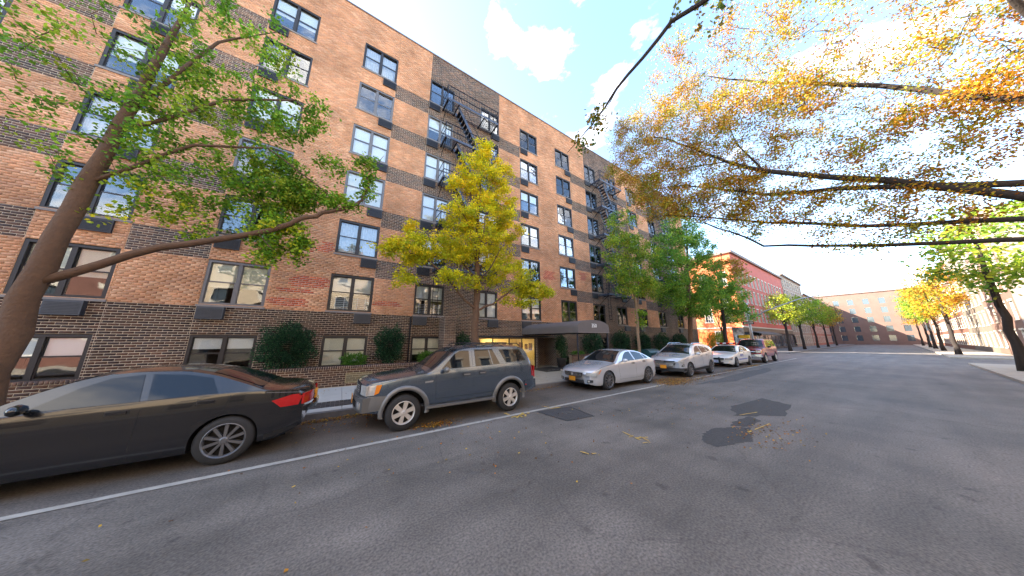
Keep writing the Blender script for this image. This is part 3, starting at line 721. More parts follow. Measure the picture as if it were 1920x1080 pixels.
# louvred vent set into the left garden wall
vent = empty('vent', (14.3, 0, 0), gw)
f = MB().box(0, .92, -.022, .0, .60, .63).box(0, .92, -.022, .0, .26, .29).box(0, .03, -.022, .0, .29, .60).box(.89, .92, -.022, 0, .29, .60); 
vent_m = mat('aged_brass_vent', (.42,.33,.18), .6, .3, .15, 12)
fo = f.build('vent_frame', vent_m, gw, loc=(14.27, 0, 0))
for i in range(8): MB().obox((14.73, -.012, .31+i*.037), (.43,0,0), (0,.008,.008), (0,-.001,.001)).build('louvre', vent_m, fo).location = (-14.27, 0, 0)
bpy.data.objects.remove(vent)
for a, c in ((-14, 4.1), (12.8, END_X-.3)):
    tag(MB().box(a, c, WALL_Y+.245, FAC-.005, BW, .74).build('planting_bed', K['soil']), kind='structure')

# ------------------------------------------------------------------ foliage tools
LEAF = np.array([(-.5,0,0),(0,-.33,.0),(.5,0,0),(0,.33,0)])
def leaves(name, centres, size, cols, parent, seed, flat_=.5, m=None):
    rg = np.random.default_rng(seed); C = np.asarray(centres); n = len(C)
    u = rg.normal(size=(n,3)); u[:,2] *= flat_; u /= np.linalg.norm(u, axis=1)[:,None]
    w = rg.normal(size=(n,3)); w -= (w*u).sum(1)[:,None]*u; w /= np.linalg.norm(w, axis=1)[:,None]
    s = size*rg.uniform(.6,1.3,n)[:,None]
    V = np.stack([C-u*s*.5, C-w*s*.36, C+u*s*.5, C+w*s*.36], 1).reshape(-1,3)
    col = np.repeat(np.hstack([cols, np.ones((n,1))]), 4, axis=0)
    return tag(np_mesh(name, V, np.arange(4*n).reshape(n,4), m or K['leaf'], col, parent), kind='stuff')
def clumps_in(ells, rg):
    out = []
    for (c, r, n) in ells:
        p = rg.normal(size=(n*3,3)); p /= np.linalg.norm(p, axis=1)[:,None]; p *= rg.uniform(.15,1,(n*3,1))**(.45)
        out.append(np.array(c)+p[:n]*np.array(r))
    return np.vstack(out)
def tree(name, label, group, base, trunk, limbs, ells, leaf, per, spread, palette, seed, bark='bark', twig=.010, colf=None, cat='tree'):
    """trunk: [(pt, r)...], limbs: [([pts], r0, r1)...], ells: crown volumes; twigs are grown to every clump of leaves"""
    rg = np.random.default_rng(seed); root = empty(name, base); tag(root, label, cat, group)
    B = np.array(base)
    def rel(p): return tuple(np.array(p)-B)
    tb = MB(); P = [p for p, r in trunk]; R = [r for p, r in trunk]
    # subdivide the trunk with slight sway
    pp, rr = [], []
    for i in range(len(P)-1):
        for k in range(4):
            t = k/4; q = np.array(P[i])*(1-t)+np.array(P[i+1])*t + (rg.normal(size=3)*.02*R[i]/.12 if i or k else 0)
            pp.append(rel(q)); rr.append((R[i]*(1-t)+R[i+1]*t)*rg.uniform(.95,1.06))
    pp.append(rel(P[-1])); rr.append(R[-1]); rr[0] *= 1.35; rr[1] *= 1.08
    tb.tube(pp, rr, 12); tb.build('trunk', K[bark], root, smooth=True)
    nodes = [np.array(q)+B for q in pp[5:]]; 
    for pts, r0, r1 in limbs:
        q = []; n = len(pts)
        for i in range(n-1):
            for k in range(4):
                t = k/4; q.append(np.array(pts[i])*(1-t)+np.array(pts[i+1])*t+rg.normal(size=3)*.016*min(1, r0/.05))
        q.append(np.array(pts[-1])); m = len(q)
        MB().tube([rel(x) for x in q], [r0+(r1-r0)*i/(m-1) for i in range(m)], 8).build('branch', K[bark], root, smooth=True)
        nodes += q[1:]
    nodes = [np.array(x) for x in nodes]
    cl = clumps_in(ells, rg); N = np.array(nodes)
    d = np.min(np.linalg.norm(cl[:,None]-N[None], axis=2), axis=1); cl = cl[np.argsort(d)]
    NL = np.zeros((len(N)+len(cl)*3, 3)); NL[:len(N)] = N; cnt = len(N); tw = MB(); seg = []
    for c in cl:
        D = NL[:cnt]-c; dd = np.linalg.norm(D, axis=1)+np.maximum(0, D[:,2])*.8; k = int(np.argmin(dd)); a = NL[k]; L = np.linalg.norm(a-c)
        if L < .05: continue
        m1 = a+(c-a)*.4+rg.normal(size=3)*L*.10+np.array([0,0,-.05*L]); m2 = a+(c-a)*.75+rg.normal(size=3)*L*.08
        r = twig*min(2.0, .6+L*.5)
        tw.tube([rel(a), rel(m1), rel(m2), rel(c)], [r, r*.8, r*.6, r*.35], 4, cap=False)
        NL[cnt] = m1; NL[cnt+1] = m2; NL[cnt+2] = c; cnt += 3
        Ls = min(L, .95); seg.append((c-(c-a)/L*Ls, c+(c-a)/L*.12))
    o = tw.build('twigs', K[bark], root); tag(o, kind='stuff')
    SA = np.array([q[0] for q in seg]); SB = np.array([q[1] for q in seg]); ns = len(seg); cnts = np.maximum(6, (per*rg.uniform(.45,1.55,ns)).astype(int)); ci = np.repeat(np.arange(ns), cnts); n = len(ci)
    off = rg.normal(size=(n,3))*np.array(spread)*.62
    t = rg.uniform(0,1,n)[:,None]**.8
    pts = SA[ci]*(1-t)+SB[ci]*t+off; pts[:,2] -= np.abs(rg.normal(size=n))*spread[2]*.4; cl = SB
    # extra leaves strung along the twigs
    pal = np.array(palette); pick = rg.integers(0, len(pal), len(cl))[ci]
    swap = rg.random(n) < .35; pick[swap] = rg.integers(0, len(pal), swap.sum())
    cc = pal[pick]*rg.uniform(.75,1.2,(n,1))*rg.uniform(.72,1.22,(ns,1))[ci]
    if colf is not None: cc = colf(pts, cc, rg)
    leaves('crown', pts-B, leaf, cc, root, seed+5)
    return root

# ------------------------------------------------------------------ street trees
YEL = [(.90,.74,.015),(.92,.74,.02),(.80,.66,.015),(.60,.60,.02),(.92,.64,.02),(.45,.50,.02)]
GRN = [(.20,.40,.03),(.14,.31,.025),(.30,.46,.035),(.11,.24,.02),(.40,.48,.04)]
def yel_colf(p, c, rg):
    t = np.clip((7.3-p[:,2])/3.0, 0, 1)[:,None]*.55*(rg.random((len(p),1)) < .75)
    return c*(1-t)+np.array([.36,.46,.03])*t
Y0 = 8.95
tree('ginkgo_tree', 'yellow leaved street tree standing behind the dark grey car', 'street trees in pavement pits', (4.15,Y0,BW),
     [((4.15,Y0,BW),.155),((4.22,Y0,2.2),.140),((4.27,Y0,3.5),.125),((4.24,Y0,5.2),.10),((4.26,Y0,7.5),.075),((4.35,Y0,9.2),.045),((4.42,Y0,10.6),.018)],
     [([(4.25,Y0,3.05),(3.6,Y0-.1,3.45),(2.9,Y0-.2,4.2),(2.1,Y0-.2,4.7),(1.2,Y0-.2,4.9)],.055,.018), ([(4.25,Y0,3.0),(4.9,Y0-.2,3.3),(5.7,Y0-.3,3.9),(6.6,Y0-.3,4.3),(8.1,Y0-.3,4.05)],.05,.015),
      ([(4.25,Y0,4.3),(3.6,Y0+.2,5.0),(2.6,Y0+.4,5.6)],.04,.012), ([(4.25,Y0,4.6),(5.0,Y0+.3,5.4),(6.0,Y0+.4,6.2)],.04,.012), ([(4.25,Y0,5.6),(3.6,Y0-.3,6.5),(3.0,Y0-.4,7.2)],.035,.01),
      ([(4.25,Y0,6.0),(5.0,Y0-.3,6.8),(5.7,Y0-.4,7.7)],.035,.01), ([(4.25,Y0,7.2),(3.7,Y0,8.2),(3.3,Y0,8.9)],.028,.008), ([(4.3,Y0,7.6),(5.0,Y0,8.8),(5.5,Y0,9.7)],.028,.008),
      ([(4.25,Y0,4.0),(4.4,Y0-.9,4.6),(4.6,Y0-1.4,5.3)],.035,.01), ([(4.25,Y0,5.0),(4.1,Y0-.8,5.8),(4.0,Y0-1.2,6.6)],.03,.01)],
     [((4.35,Y0,10.2),(.45,.5,.8),24), ((4.2,Y0,9.0),(.95,.8,.9),48), ((3.5,Y0,8.3),(.75,.6,.5),26), ((5.5,Y0,9.5),(.55,.6,.9),24), ((5.5,Y0,8.2),(.7,.7,.5),26), ((4.5,Y0,7.3),(1.5,1.1,.8),70), ((3.4,Y0,6.7),(.9,.8,.5),34), ((5.8,Y0,6.9),(.8,.7,.7),34), ((4.3,Y0,5.8),(1.8,1.2,.9),100), ((2.5,Y0-.1,5.2),(1.5,.7,.5),70), ((1.5,Y0-.1,4.85),(.9,.5,.35),34), ((1.75,Y0-.1,5.7),(.35,.3,.35),9),
      ((5.6,Y0-.1,4.7),(1.4,.9,.75),70), ((7.1,Y0-.2,4.1),(1.3,.5,.35),48), ((6.2,Y0-.2,3.6),(.9,.5,.35),20), ((1.5,Y0-.1,3.9),(.6,.4,.35),12), ((3.4,Y0-.2,4.1),(1.0,.7,.4),26)],
     .080, 84, (.17,.16,.10), YEL, 3, 'bark', .009, yel_colf)
tree('linden_tree', 'green leaved tree leaning in from the left edge with a long curved bough', 'street trees in pavement pits', (-4.9,8.6,BW),
     [((-4.9,8.6,BW),.19),((-4.85,8.6,2.6),.165),((-4.7,8.6,5.0),.13),((-4.4,8.6,8.0),.08),((-4.2,8.6,10.5),.03)],
     [([(-4.85,8.6,2.9),(-3.5,8.5,3.85),(-2.03,8.5,4.55),(-1.34,8.5,5.1),(-.68,8.5,5.57),(-.20,8.5,5.85),(.05,8.5,6.15),(.17,8.5,6.66),(.06,8.5,7.12)],.085,.028),
      ([(.06,8.5,7.12),(.28,8.5,7.45),(.5,8.5,7.95)],.022,.006), ([(.06,8.5,7.12),(-.25,8.5,7.35),(-.55,8.5,7.35)],.014,.005), ([(-4.7,8.6,5.0),(-3.4,8.4,6.4),(-2.2,8.4,6.9),(-1.2,8.4,6.3),(-.6,8.4,5.9)],.04,.008),
      ([(-4.6,8.6,6.2),(-3.2,8.6,8.0),(-1.9,8.6,8.8),(-1.2,8.6,8.3)],.045,.01), ([(-4.4,8.6,7.2),(-3.6,8.6,9.6),(-2.6,8.6,10.8)],.05,.01), ([(-2.03,8.5,4.5),(-1.7,8.4,4.1)],.02,.006)],
     [((-2.1,9.1,6.2),(.8,.7,1.35),120), ((-1.35,9.0,6.1),(.55,.4,.45),36), ((-1.95,8.8,4.6),(.38,.4,.75),40), ((-1.35,8.8,4.6),(.24,.3,.75),30), ((-1.95,8.5,7.9),(.75,.6,.45),30), ((-1.35,8.45,8.5),(.28,.3,.6),12),
      ((-3.6,9.0,6.6),(1.3,1.2,2.4),150), ((-3.4,8.6,9.6),(1.5,1.4,1.6),70), ((-.4,8.5,5.95),(.5,.25,.22),14), ((.12,8.5,6.6),(.22,.2,.5),12), ((.1,8.5,7.35),(.4,.15,.3),10), ((-.9,8.45,7.0),(.45,.3,.3),8), ((-5.6,8.6,7.5),(1.4,1.6,2.6),60)],
     .085, 52, (.14,.15,.15), GRN, 21, 'bark', .008, lambda p, c, rg: np.where(((p[:,2] < 5.2) & (rg.random(len(p)) < .35))[:,None], c*np.array([2.0,1.55,1.0]), c))
MIX = [(.24,.40,.03),(.34,.44,.035),(.16,.32,.03),(.44,.46,.04),(.12,.25,.03)]
tree('slender_tree', 'slim young tree with pale trunk and yellow green leaves beside the silver sedan', 'street trees in pavement pits', (15.1,8.8,BW),
     [((15.1,8.8,BW),.095),((15.2,8.8,2.2),.085),((15.35,8.8,3.6),.075),((15.2,8.8,5.3),.06),((15.0,8.8,7.5),.045),((15.2,8.8,9.6),.02)],
     [([(15.35,8.8,3.0),(15.6,8.75,4.6),(15.9,8.7,6.4),(16.2,8.7,8.4)],.05,.015), ([(15.25,8.8,4.6),(14.4,8.7,5.3),(13.2,8.7,6.0)],.03,.01), ([(15.3,8.8,5.6),(16.6,8.6,6.4),(17.6,8.6,7.0)],.03,.01),
      ([(15.1,8.8,6.6),(14.2,8.6,7.8),(13.6,8.6,9.0)],.025,.008), ([(15.6,8.8,4.8),(16.8,8.7,5.2),(17.6,8.7,5.2)],.025,.008)],
     [((14.9,8.8,9.3),(1.3,1.0,1.3),50), ((14.6,8.8,7.6),(1.9,1.2,1.2),90), ((16.3,8.8,7.6),(1.6,1.2,1.4),70), ((13.9,8.7,6.0),(1.4,.8,.8),50), ((15.5,8.8,5.7),(1.8,1.0,.9),70), ((16.9,8.7,5.3),(1.2,.8,.8),44), ((14.4,8.7,4.9),(.9,.6,.5),22), ((15.55,8.7,3.2),(.2,.15,.75),14)],
     .10, 46, (.22,.2,.14), MIX, 33, 'bark_pale', .010)
GR2 = [(.11,.27,.03),(.15,.34,.035),(.22,.38,.04),(.08,.19,.02),(.30,.42,.04)]
tree('dense_green_tree', 'dense bright green tree with dark leaning trunk behind the silver crossover', 'street trees in pavement pits', (22.6,8.9,BW),
     [((22.6,8.9,BW),.20),((22.75,8.9,2.0),.175),((23.2,8.9,4.2),.15),((24.0,8.9,7.5),.11),((24.9,8.9,11.0),.05),((25.1,8.9,13.0),.02)],
     [([(23.1,8.9,3.6),(21.4,8.7,5.0),(19.8,8.6,6.0)],.06,.015), ([(23.3,8.9,4.6),(25.5,8.7,5.6),(28.0,8.6,6.4)],.06,.015), ([(23.7,8.9,6.2),(21.8,8.7,8.4),(20.4,8.7,9.8)],.05,.012), ([(24.1,8.9,7.6),(26.6,8.7,9.2),(28.6,8.7,10.8)],.05,.012), ([(24.5,8.9,9.4),(23.4,8.9,11.4),(22.8,8.9,12.6)],.04,.01), ([(23.2,8.9,4.2),(23.0,7.9,5.4),(22.8,7.4,6.2)],.05,.012)],
     [((24.6,8.9,12.2),(2.6,1.6,1.4),80), ((23.8,8.9,9.6),(3.8,2.0,1.7),190), ((20.6,8.8,7.6),(2.0,1.4,1.4),80), ((27.3,8.8,8.0),(2.6,1.6,1.5),100), ((23.6,8.8,6.0),(3.6,1.9,1.2),170), ((20.0,8.8,5.2),(1.8,1.2,1.0),64), ((27.2,8.7,5.6),(2.4,1.2,.8),70), ((22.7,8.6,4.3),(1.7,1.2,.8),50), ((25.2,8.6,4.4),(1.4,1.0,.6),34)],
     .13, 44, (.28,.26,.18), GR2, 44, 'bark', .012)
def rust(p, c, rg):
    t = (np.clip((p[:,2]-7.2)/2.2, 0, 1)*(rg.random(len(p)) < .85))[:,None]; return c*(1-t)+np.array([.42,.20,.03])*rg.uniform(.6,1.2,(len(p),1))*t
tree('small_street_tree', 'dark trunked tree with green leaves turning rusty behind the police car', 'street trees in pavement pits', (29.9,8.9,BW),
     [((29.9,8.9,BW),.17),((30.1,8.9,2.4),.15),((30.7,8.9,5.0),.125),((31.2,8.9,7.6),.09),((32.6,8.9,9.8),.04),((33.2,8.9,11.0),.02)],
     [([(30.4,8.9,3.9),(32.6,8.7,4.6),(35.5,8.6,5.0)],.05,.012), ([(30.5,8.9,4.2),(28.8,8.7,5.0),(27.6,8.6,5.6)],.05,.012), ([(30.9,8.9,6.0),(33.5,8.7,7.6),(36.5,8.6,8.4)],.05,.012), ([(31.1,8.9,7.0),(29.6,8.7,8.4),(28.4,8.6,9.2)],.04,.01)],
     [((34.5,8.7,6.6),(2.4,1.2,.8),50), ((33.2,8.8,9.4),(2.8,1.5,.9),80), ((36.6,8.7,8.6),(2.0,1.2,.7),34), ((31.0,8.8,7.0),(2.8,1.5,1.0),80), ((29.2,8.8,5.6),(1.8,1.2,1.0),50), ((33.0,8.7,5.0),(3.0,1.4,.7),70), ((36.2,8.6,4.6),(2.4,1.2,.6),40), ((32.0,8.8,3.9),(1.7,1.0,.5),26)],
     .15, 34, (.30,.28,.18), GR2, 55, 'bark_dark', .012, rust)
# young tree with bare forked stems and bright green shrub by the corner
tree('forked_tree', 'small tree with bare forked stems at the corner of the apartment house', None, (35.9,10.9,BW),
     [((35.9,10.9,BW),.11),((35.95,10.9,1.8),.10),((36.0,10.9,2.9),.09)],
     [([(36.0,10.9,2.8),(35.3,10.9,3.8),(34.4,10.9,5.2),(34.0,10.9,6.2)],.06,.02), ([(36.0,10.9,2.8),(36.7,10.9,3.8),(37.4,10.9,5.0),(38.2,10.9,6.0)],.06,.02), ([(35.6,10.9,3.4),(35.8,10.9,4.8),(36.0,10.9,6.0)],.04,.015)],
     [((36.8,10.8,6.0),(2.4,1.2,1.2),40), ((38.6,10.8,4.8),(1.8,1.0,.8),26), ((34.3,10.8,6.6),(1.2,.9,.8),14)], .15, 26, (.30,.25,.2), [(.30,.32,.04),(.42,.34,.04),(.20,.30,.04)], 61, 'bark_dark', .012)
# broad tree of the near pavement whose boughs reach over the road
BRN_L = [(.56,.25,.02),(.44,.17,.018),(.62,.36,.025),(.36,.14,.02),(.44,.34,.03),(.26,.28,.03),(.56,.30,.02),(.28,.32,.03),(.50,.40,.03)]
TX, TY = 13.0, -3.4
tree('overhanging_tree', 'big russet leaved tree whose dark boughs reach over the road from the right', None, (TX,TY,BW),
     [((TX,TY,BW),.30),((TX,TY,2.4),.27),((TX,TY+.1,4.6),.24),((TX,TY+.2,7.5),.17),((TX+.2,TY,10.5),.10),((TX,TY,14.0),.03)],
     [([(TX,TY,4.2),(TX,-.6,6.5),(TX,1.75,8.27),(TX,2.79,9.41),(TX,4.02,11.05),(TX,4.87,12.15),(TX,6.0,13.2)],.11,.012),
      ([(TX,TY,4.9),(TX,-.2,6.5),(TX,1.89,7.35),(TX,3.31,8.43),(TX,4.38,9.14),(TX,5.4,9.6)],.09,.010), ([(TX,TY,4.2),(TX,0,5.3),(TX,2.05,6.26),(TX,4.26,7.49),(TX,5.87,8.2)],.07,.012),
      ([(TX,TY,3.8),(TX,-.2,4.6),(TX,2.19,5.37),(TX,3.9,7.0),(TX,4.3,7.15)],.065,.012), ([(TX,TY,6.5),(TX,-1,9.6),(TX,1.2,12.0),(TX,3.2,14.5)],.09,.015), ([(TX,1.75,8.27),(TX+.4,2.4,10.2),(TX+.5,2.7,12.6)],.04,.01),
      ([(TX,2.79,9.41),(TX-.8,4.6,9.8),(TX-1.0,6.0,10.2)],.03,.008), ([(TX,TY,7.0),(TX-2.5,TY+1,9.5),(TX-4,TY+2,12)],.08,.015), ([(TX,TY,6.5),(TX+2.5,TY+.5,9),(TX+4.5,TY+.5,11)],.08,.015)],
     [((TX,4.6,12.2),(1.6,2.6,2.6),300), ((TX,6.6,13.6),(1.6,1.6,1.8),120), ((TX-.3,5.4,9.6),(1.3,1.9,1.1),190), ((TX,5.2,8.3),(.9,1.3,.5),60), ((TX,7.6,12.3),(.8,1.1,.45),34), ((TX-.2,6.8,11.0),(.8,.9,.4),26), ((TX,1.8,10.2),(1.8,2.2,2.2),280), ((TX,3.2,8.0),(1.0,1.6,.9),120), ((TX,1.8,6.6),(.9,1.6,.9),90), ((TX,-1.2,7.4),(1.6,2.2,1.5),170), ((TX,-.6,5.4),(1.0,1.8,.9),80), ((TX,-3.0,9.4),(2.2,1.8,1.8),120), ((TX,2.6,14.4),(2.6,3.0,2.0),150), ((TX,-1.5,12.6),(3.4,2.8,3.2),160), ((TX,3.0,7.6),(1.8,1.6,.9),60), ((TX-3,-1.5,13),(2.6,2.6,2.4),100), ((TX+3,-1,11),(2.6,2.6,2.4),90)],
     .070, 66, (.28,.25,.16), BRN_L, 71, 'bark_dark', .012)
# near twig hanging in from above, its tree stands behind the camera
tree('plane_tree', 'broad leaved twig of a near tree hanging down from above the road', None, (6.2,-3.2,BW),
     [((6.2,-3.2,BW),.26),((6.2,-3.2,3.5),.22),((6.1,-2.9,7.5),.15),((6.0,-2.5,10),.06)],
     [([(6.1,-3.0,6.4),(5.8,-.5,8.6),(5.5,1.6,9.0),(5.2,2.9,8.2),(5.05,3.6,7.6),(5.0,4.5,7.35)],.07,.006), ([(5.2,2.9,8.2),(5.3,3.4,7.9),(5.3,3.9,7.8)],.012,.004)],
     [((5.1,3.35,7.75),(.35,.35,.30),12), ((5.0,4.1,7.45),(.12,.35,.12),4), ((5.1,3.9,7.15),(.1,.3,.12),3), ((5.7,.5,9.6),(1.4,1.2,.5),30)], .11, 12, (.13,.13,.11), [(.12,.18,.03),(.24,.22,.03),(.32,.20,.03)], 81, 'bark_dark', .006)
litter('pavement_leaves', 'scattered brown leaves lying on the pavement around the entrance', [(7,9.5,4,1.2,120,BW),(20,9.5,6,1.0,160,BW)])

# ------------------------------------------------------------------ shrubs
def shrub(name, label, c, r, n, leaf, pal, seed, stem=True, group=None, cat='shrub'):
    rg = np.random.default_rng(seed); root = empty(name, (c[0], c[1], c[2]-r[2])); tag(root, label, cat, group)
    p = rg.normal(size=(n,3)); p /= np.linalg.norm(p, axis=1)[:,None]
    lump = 1+.20*np.sin(p[:,0]*7+seed)*np.cos(p[:,2]*6+seed*2)+.09*np.sin(p[:,1]*11+p[:,2]*9)
    rad = (rg.uniform(.02,1,(n,1))**.35)*lump[:,None]*rg.uniform(.93,1.10,(n,1))
    P_ = p*rad*np.array(r)+np.array([0,0,r[2]])
    pl = np.array(pal); cc = pl[rg.integers(0, len(pl), n)]*rg.uniform(.6,1.25,(n,1))
    leaves('foliage', P_, leaf, cc, root, seed, .9)
    if stem:
        b = MB()
        for i in range(5):
            a = i*1.26; b.tube([(0,0,-.02),(.3*r[0]*math.cos(a),.3*r[1]*math.sin(a),r[2]*.7),(.6*r[0]*math.cos(a),.6*r[1]*math.sin(a),r[2]*1.4)], [.02,.014,.006], 5)
        b.build('stem', K['bark_dark'], root)
    return root
HOL = [(.028,.080,.036),(.020,.058,.030),(.045,.115,.050),(.07,.16,.06),(.016,.042,.022)]
BRT = [(.10,.24,.03),(.07,.18,.025),(.15,.30,.04)]
HG = 'clipped dark evergreen shrubs along the front'
shrub('evergreen_shrub', 'round dark evergreen shrub left of the lowest left window, behind the black car', (-1.66,12.55,1.66), (.84,.50,.90), 11000, .055, HOL, 1, group=HG)
shrub('evergreen_shrub', 'round dark evergreen shrub between the two lowest windows above the garden wall', (1.80,12.55,1.66), (.60,.48,.80), 7500, .055, HOL, 2, group=HG)
shrub('evergreen_shrub', 'narrow dark shrub squeezed between the brick pier and yellow tree trunk', (5.25,12.45,1.5), (.40,.40,.72), 3500, .055, HOL, 3, group=HG)
for i, (x, r, z, lab) in enumerate(((15.4,.95,1.62,'dark evergreen shrub under the canopy between its two posts'),(19.0,.98,1.70,'dark evergreen shrub just right of the arched canopy front'),(22.2,.92,1.62,'dark evergreen shrub behind the teal relay box'),
                       (25.5,1.25,1.60,'wide dark evergreen shrub behind the silver crossover roof'),(29.1,1.0,1.62,'dark evergreen shrub left of the thick leaning trunk'))):
    shrub('evergreen_shrub', lab, (x,12.45,z), (r,.55,.86), 4200, .075, HOL, 10+i, group=HG)
shrub('bright_shrub', 'bright yellow green shrub at the far corner of the apartment house', (35.3,11.2,1.45), (1.7,.9,1.25), 6000, .09, [(.24,.30,.02),(.17,.24,.02),(.30,.34,.03)], 20)
shrub('fern_mound', 'low bright green plant in front of the lowest left window', (.52,12.50,1.08), (.46,.30,.28), 2600, .05, BRT, 21, False, 'low green mounds on the garden wall', 'plant')
shrub('fern_mound', 'low bright green plant half hidden behind the dark grey car windscreen', (3.55,12.50,1.08), (.52,.30,.28), 2600, .05, BRT, 22, False, 'low green mounds on the garden wall', 'plant')
shrub('fern_mound', 'low bright green plant on the garden wall right of the canopy post', (13.6,12.3,.95), (.6,.3,.18), 1600, .05, BRT, 23, False, 'low green mounds on the garden wall', 'plant')
for i, gl_ in enumerate(('above the silver sedan windows','around the slender pale trunk','behind the teal relay box','behind the crossover roof','between the leaning trunk and crossover','nearest the far corner of the house')): shrub('ground_cover', 'low green ground cover on the garden wall '+gl_, (17.5+i*2.9,12.25,.90), (1.2,.25,.14), 900, .06, BRT, 30+i, False, 'ground cover along the right garden wall', 'plant')
# tall potted plant in the entrance
pot = empty('potted_plant', (12.0,12.25,BW)); tag(pot, 'tall plant trailing from a dark pot right of the entrance', 'plant')
MB().lathe([(.0,0),(.24,0),(.33,.55),(.35,.60),(.30,.60),(.29,.52),(0,.52)], (0,0,0), 'z', 20).build('pot', K['terracotta'], pot, True)
MB().tube([(0,0,.5),(.05,0,1.0),(-.02,0,1.6)], [.035,.03,.02], 6).build('stem', K['bark_dark'], pot)
rg = np.random.default_rng(5); n = 4200; p = rg.normal(size=(n,3))*np.array([.20,.17,.30])+np.array([0,0,1.45]); p2 = rg.normal(size=(900,3))*np.array([.12,.1,.25])+np.array([.1,-.15,.75]); pp = np.vstack([p,p2])
leaves('foliage', pp, .06, np.array(HOL)[rg.integers(0,5,len(pp))]*rg.uniform(.8,1.6,(len(pp),1)), pot, 91)

# ------------------------------------------------------------------ entrance canopy
can = tag(empty('entrance_canopy', (9.44,FAC,0)), 'grey brown arched entrance canopy with white number on its front', 'canopy')
W_, ZB, ZE, ZT, YF = 2.42, 2.21, 2.47, 2.86, 8.45-FAC
prof = [(W_*(1-math.cos(math.pi*i/16))/2, ZE+(ZT-ZE)*math.sin(math.pi*i/16)**.85) for i in range(17)]
b = MB()
outer = [(0,ZB)]+prof+[(W_,ZB)]
for (xa, za), (xb, zb) in zip(outer, outer[1:]):
    b.quad((xa,-.01,za),(xb,-.01,zb),(xb,YF,zb),(xa,YF,za)); b.quad((xa+.01*(xa<1),-.01,za-.012),(xa+.01*(xa<1),YF+.01,za-.012),(xb-.01*(xb>1),YF+.01,zb-.012),(xb-.01*(xb>1),-.01,zb-.012))
b.build('canopy_roof', K['canvas'], can)
b = MB(); b.prism(outer, 'y', YF-.012, YF); b.build('canopy_front', K['canvas'], can)
MB().box(-.012, W_+.012, YF-.02, YF-.014, ZB-.004, ZB+.022).build('piping', K['sill'], can)
for x in (.05, W_-.05):
    o = MB().tube([(x,YF+.10,BW),(x,YF+.10,ZB+.03)], .035, 10).build('post', K['iron'], can, True); MB().lathe([(0,0),(.075,0),(.075,.03),(.0,.03)], (x,YF+.10,BW), 'z', 12).build('post_foot', K['iron'], o)
fr = MB()
for y in (-.1, -1.6, -3.1, YF+.06):
    fr.bar((.02,y,ZB+.02),(W_-.02,y,ZB+.02),.03)
fr.bar((.03,-.05,ZB+.02),(.03,YF+.05,ZB+.02),.03); fr.bar((W_-.03,-.05,ZB+.02),(W_-.03,YF+.05,ZB+.02),.03)
fr.build('canopy_frame', K['iron'], can)
def text(name, s, size, parent, loc, rot, m, ext=.004, align='CENTER'):
    cu = bpy.data.curves.new(name, 'FONT'); cu.body = s; cu.size = size; cu.extrude = ext; cu.align_x = align; cu.align_y = 'CENTER'; cu.materials.append(m); cu.resolution_u = 3
    tmp = bpy.data.objects.new(name, cu); me = bpy.data.meshes.new_from_object(tmp); bpy.data.objects.remove(tmp)
    o = bpy.data.objects.new(name, me); COL.objects.link(o); o.parent = parent; o.location = loc; o.rotation_euler = rot; return o
text('number', '350', .27, can, (W_/2, YF-.016, 2.56), (math.pi/2,0,0), K['white'])
mt = tag(MB().box(9.6, 11.7, 11.0, 12.9, BW+.004, BW+.016).build('door_mat', K['mat_black']), 'large black door mat with faint pale marks at the entrance', 'mat')
b = MB()
for x, w in ((10.1,.22),(10.42,.28),(10.8,.2)): b.box(x, x+w, 11.42, 11.50, BW+.017, BW+.019)
b.build('mat_marks', K['sill'], mt)

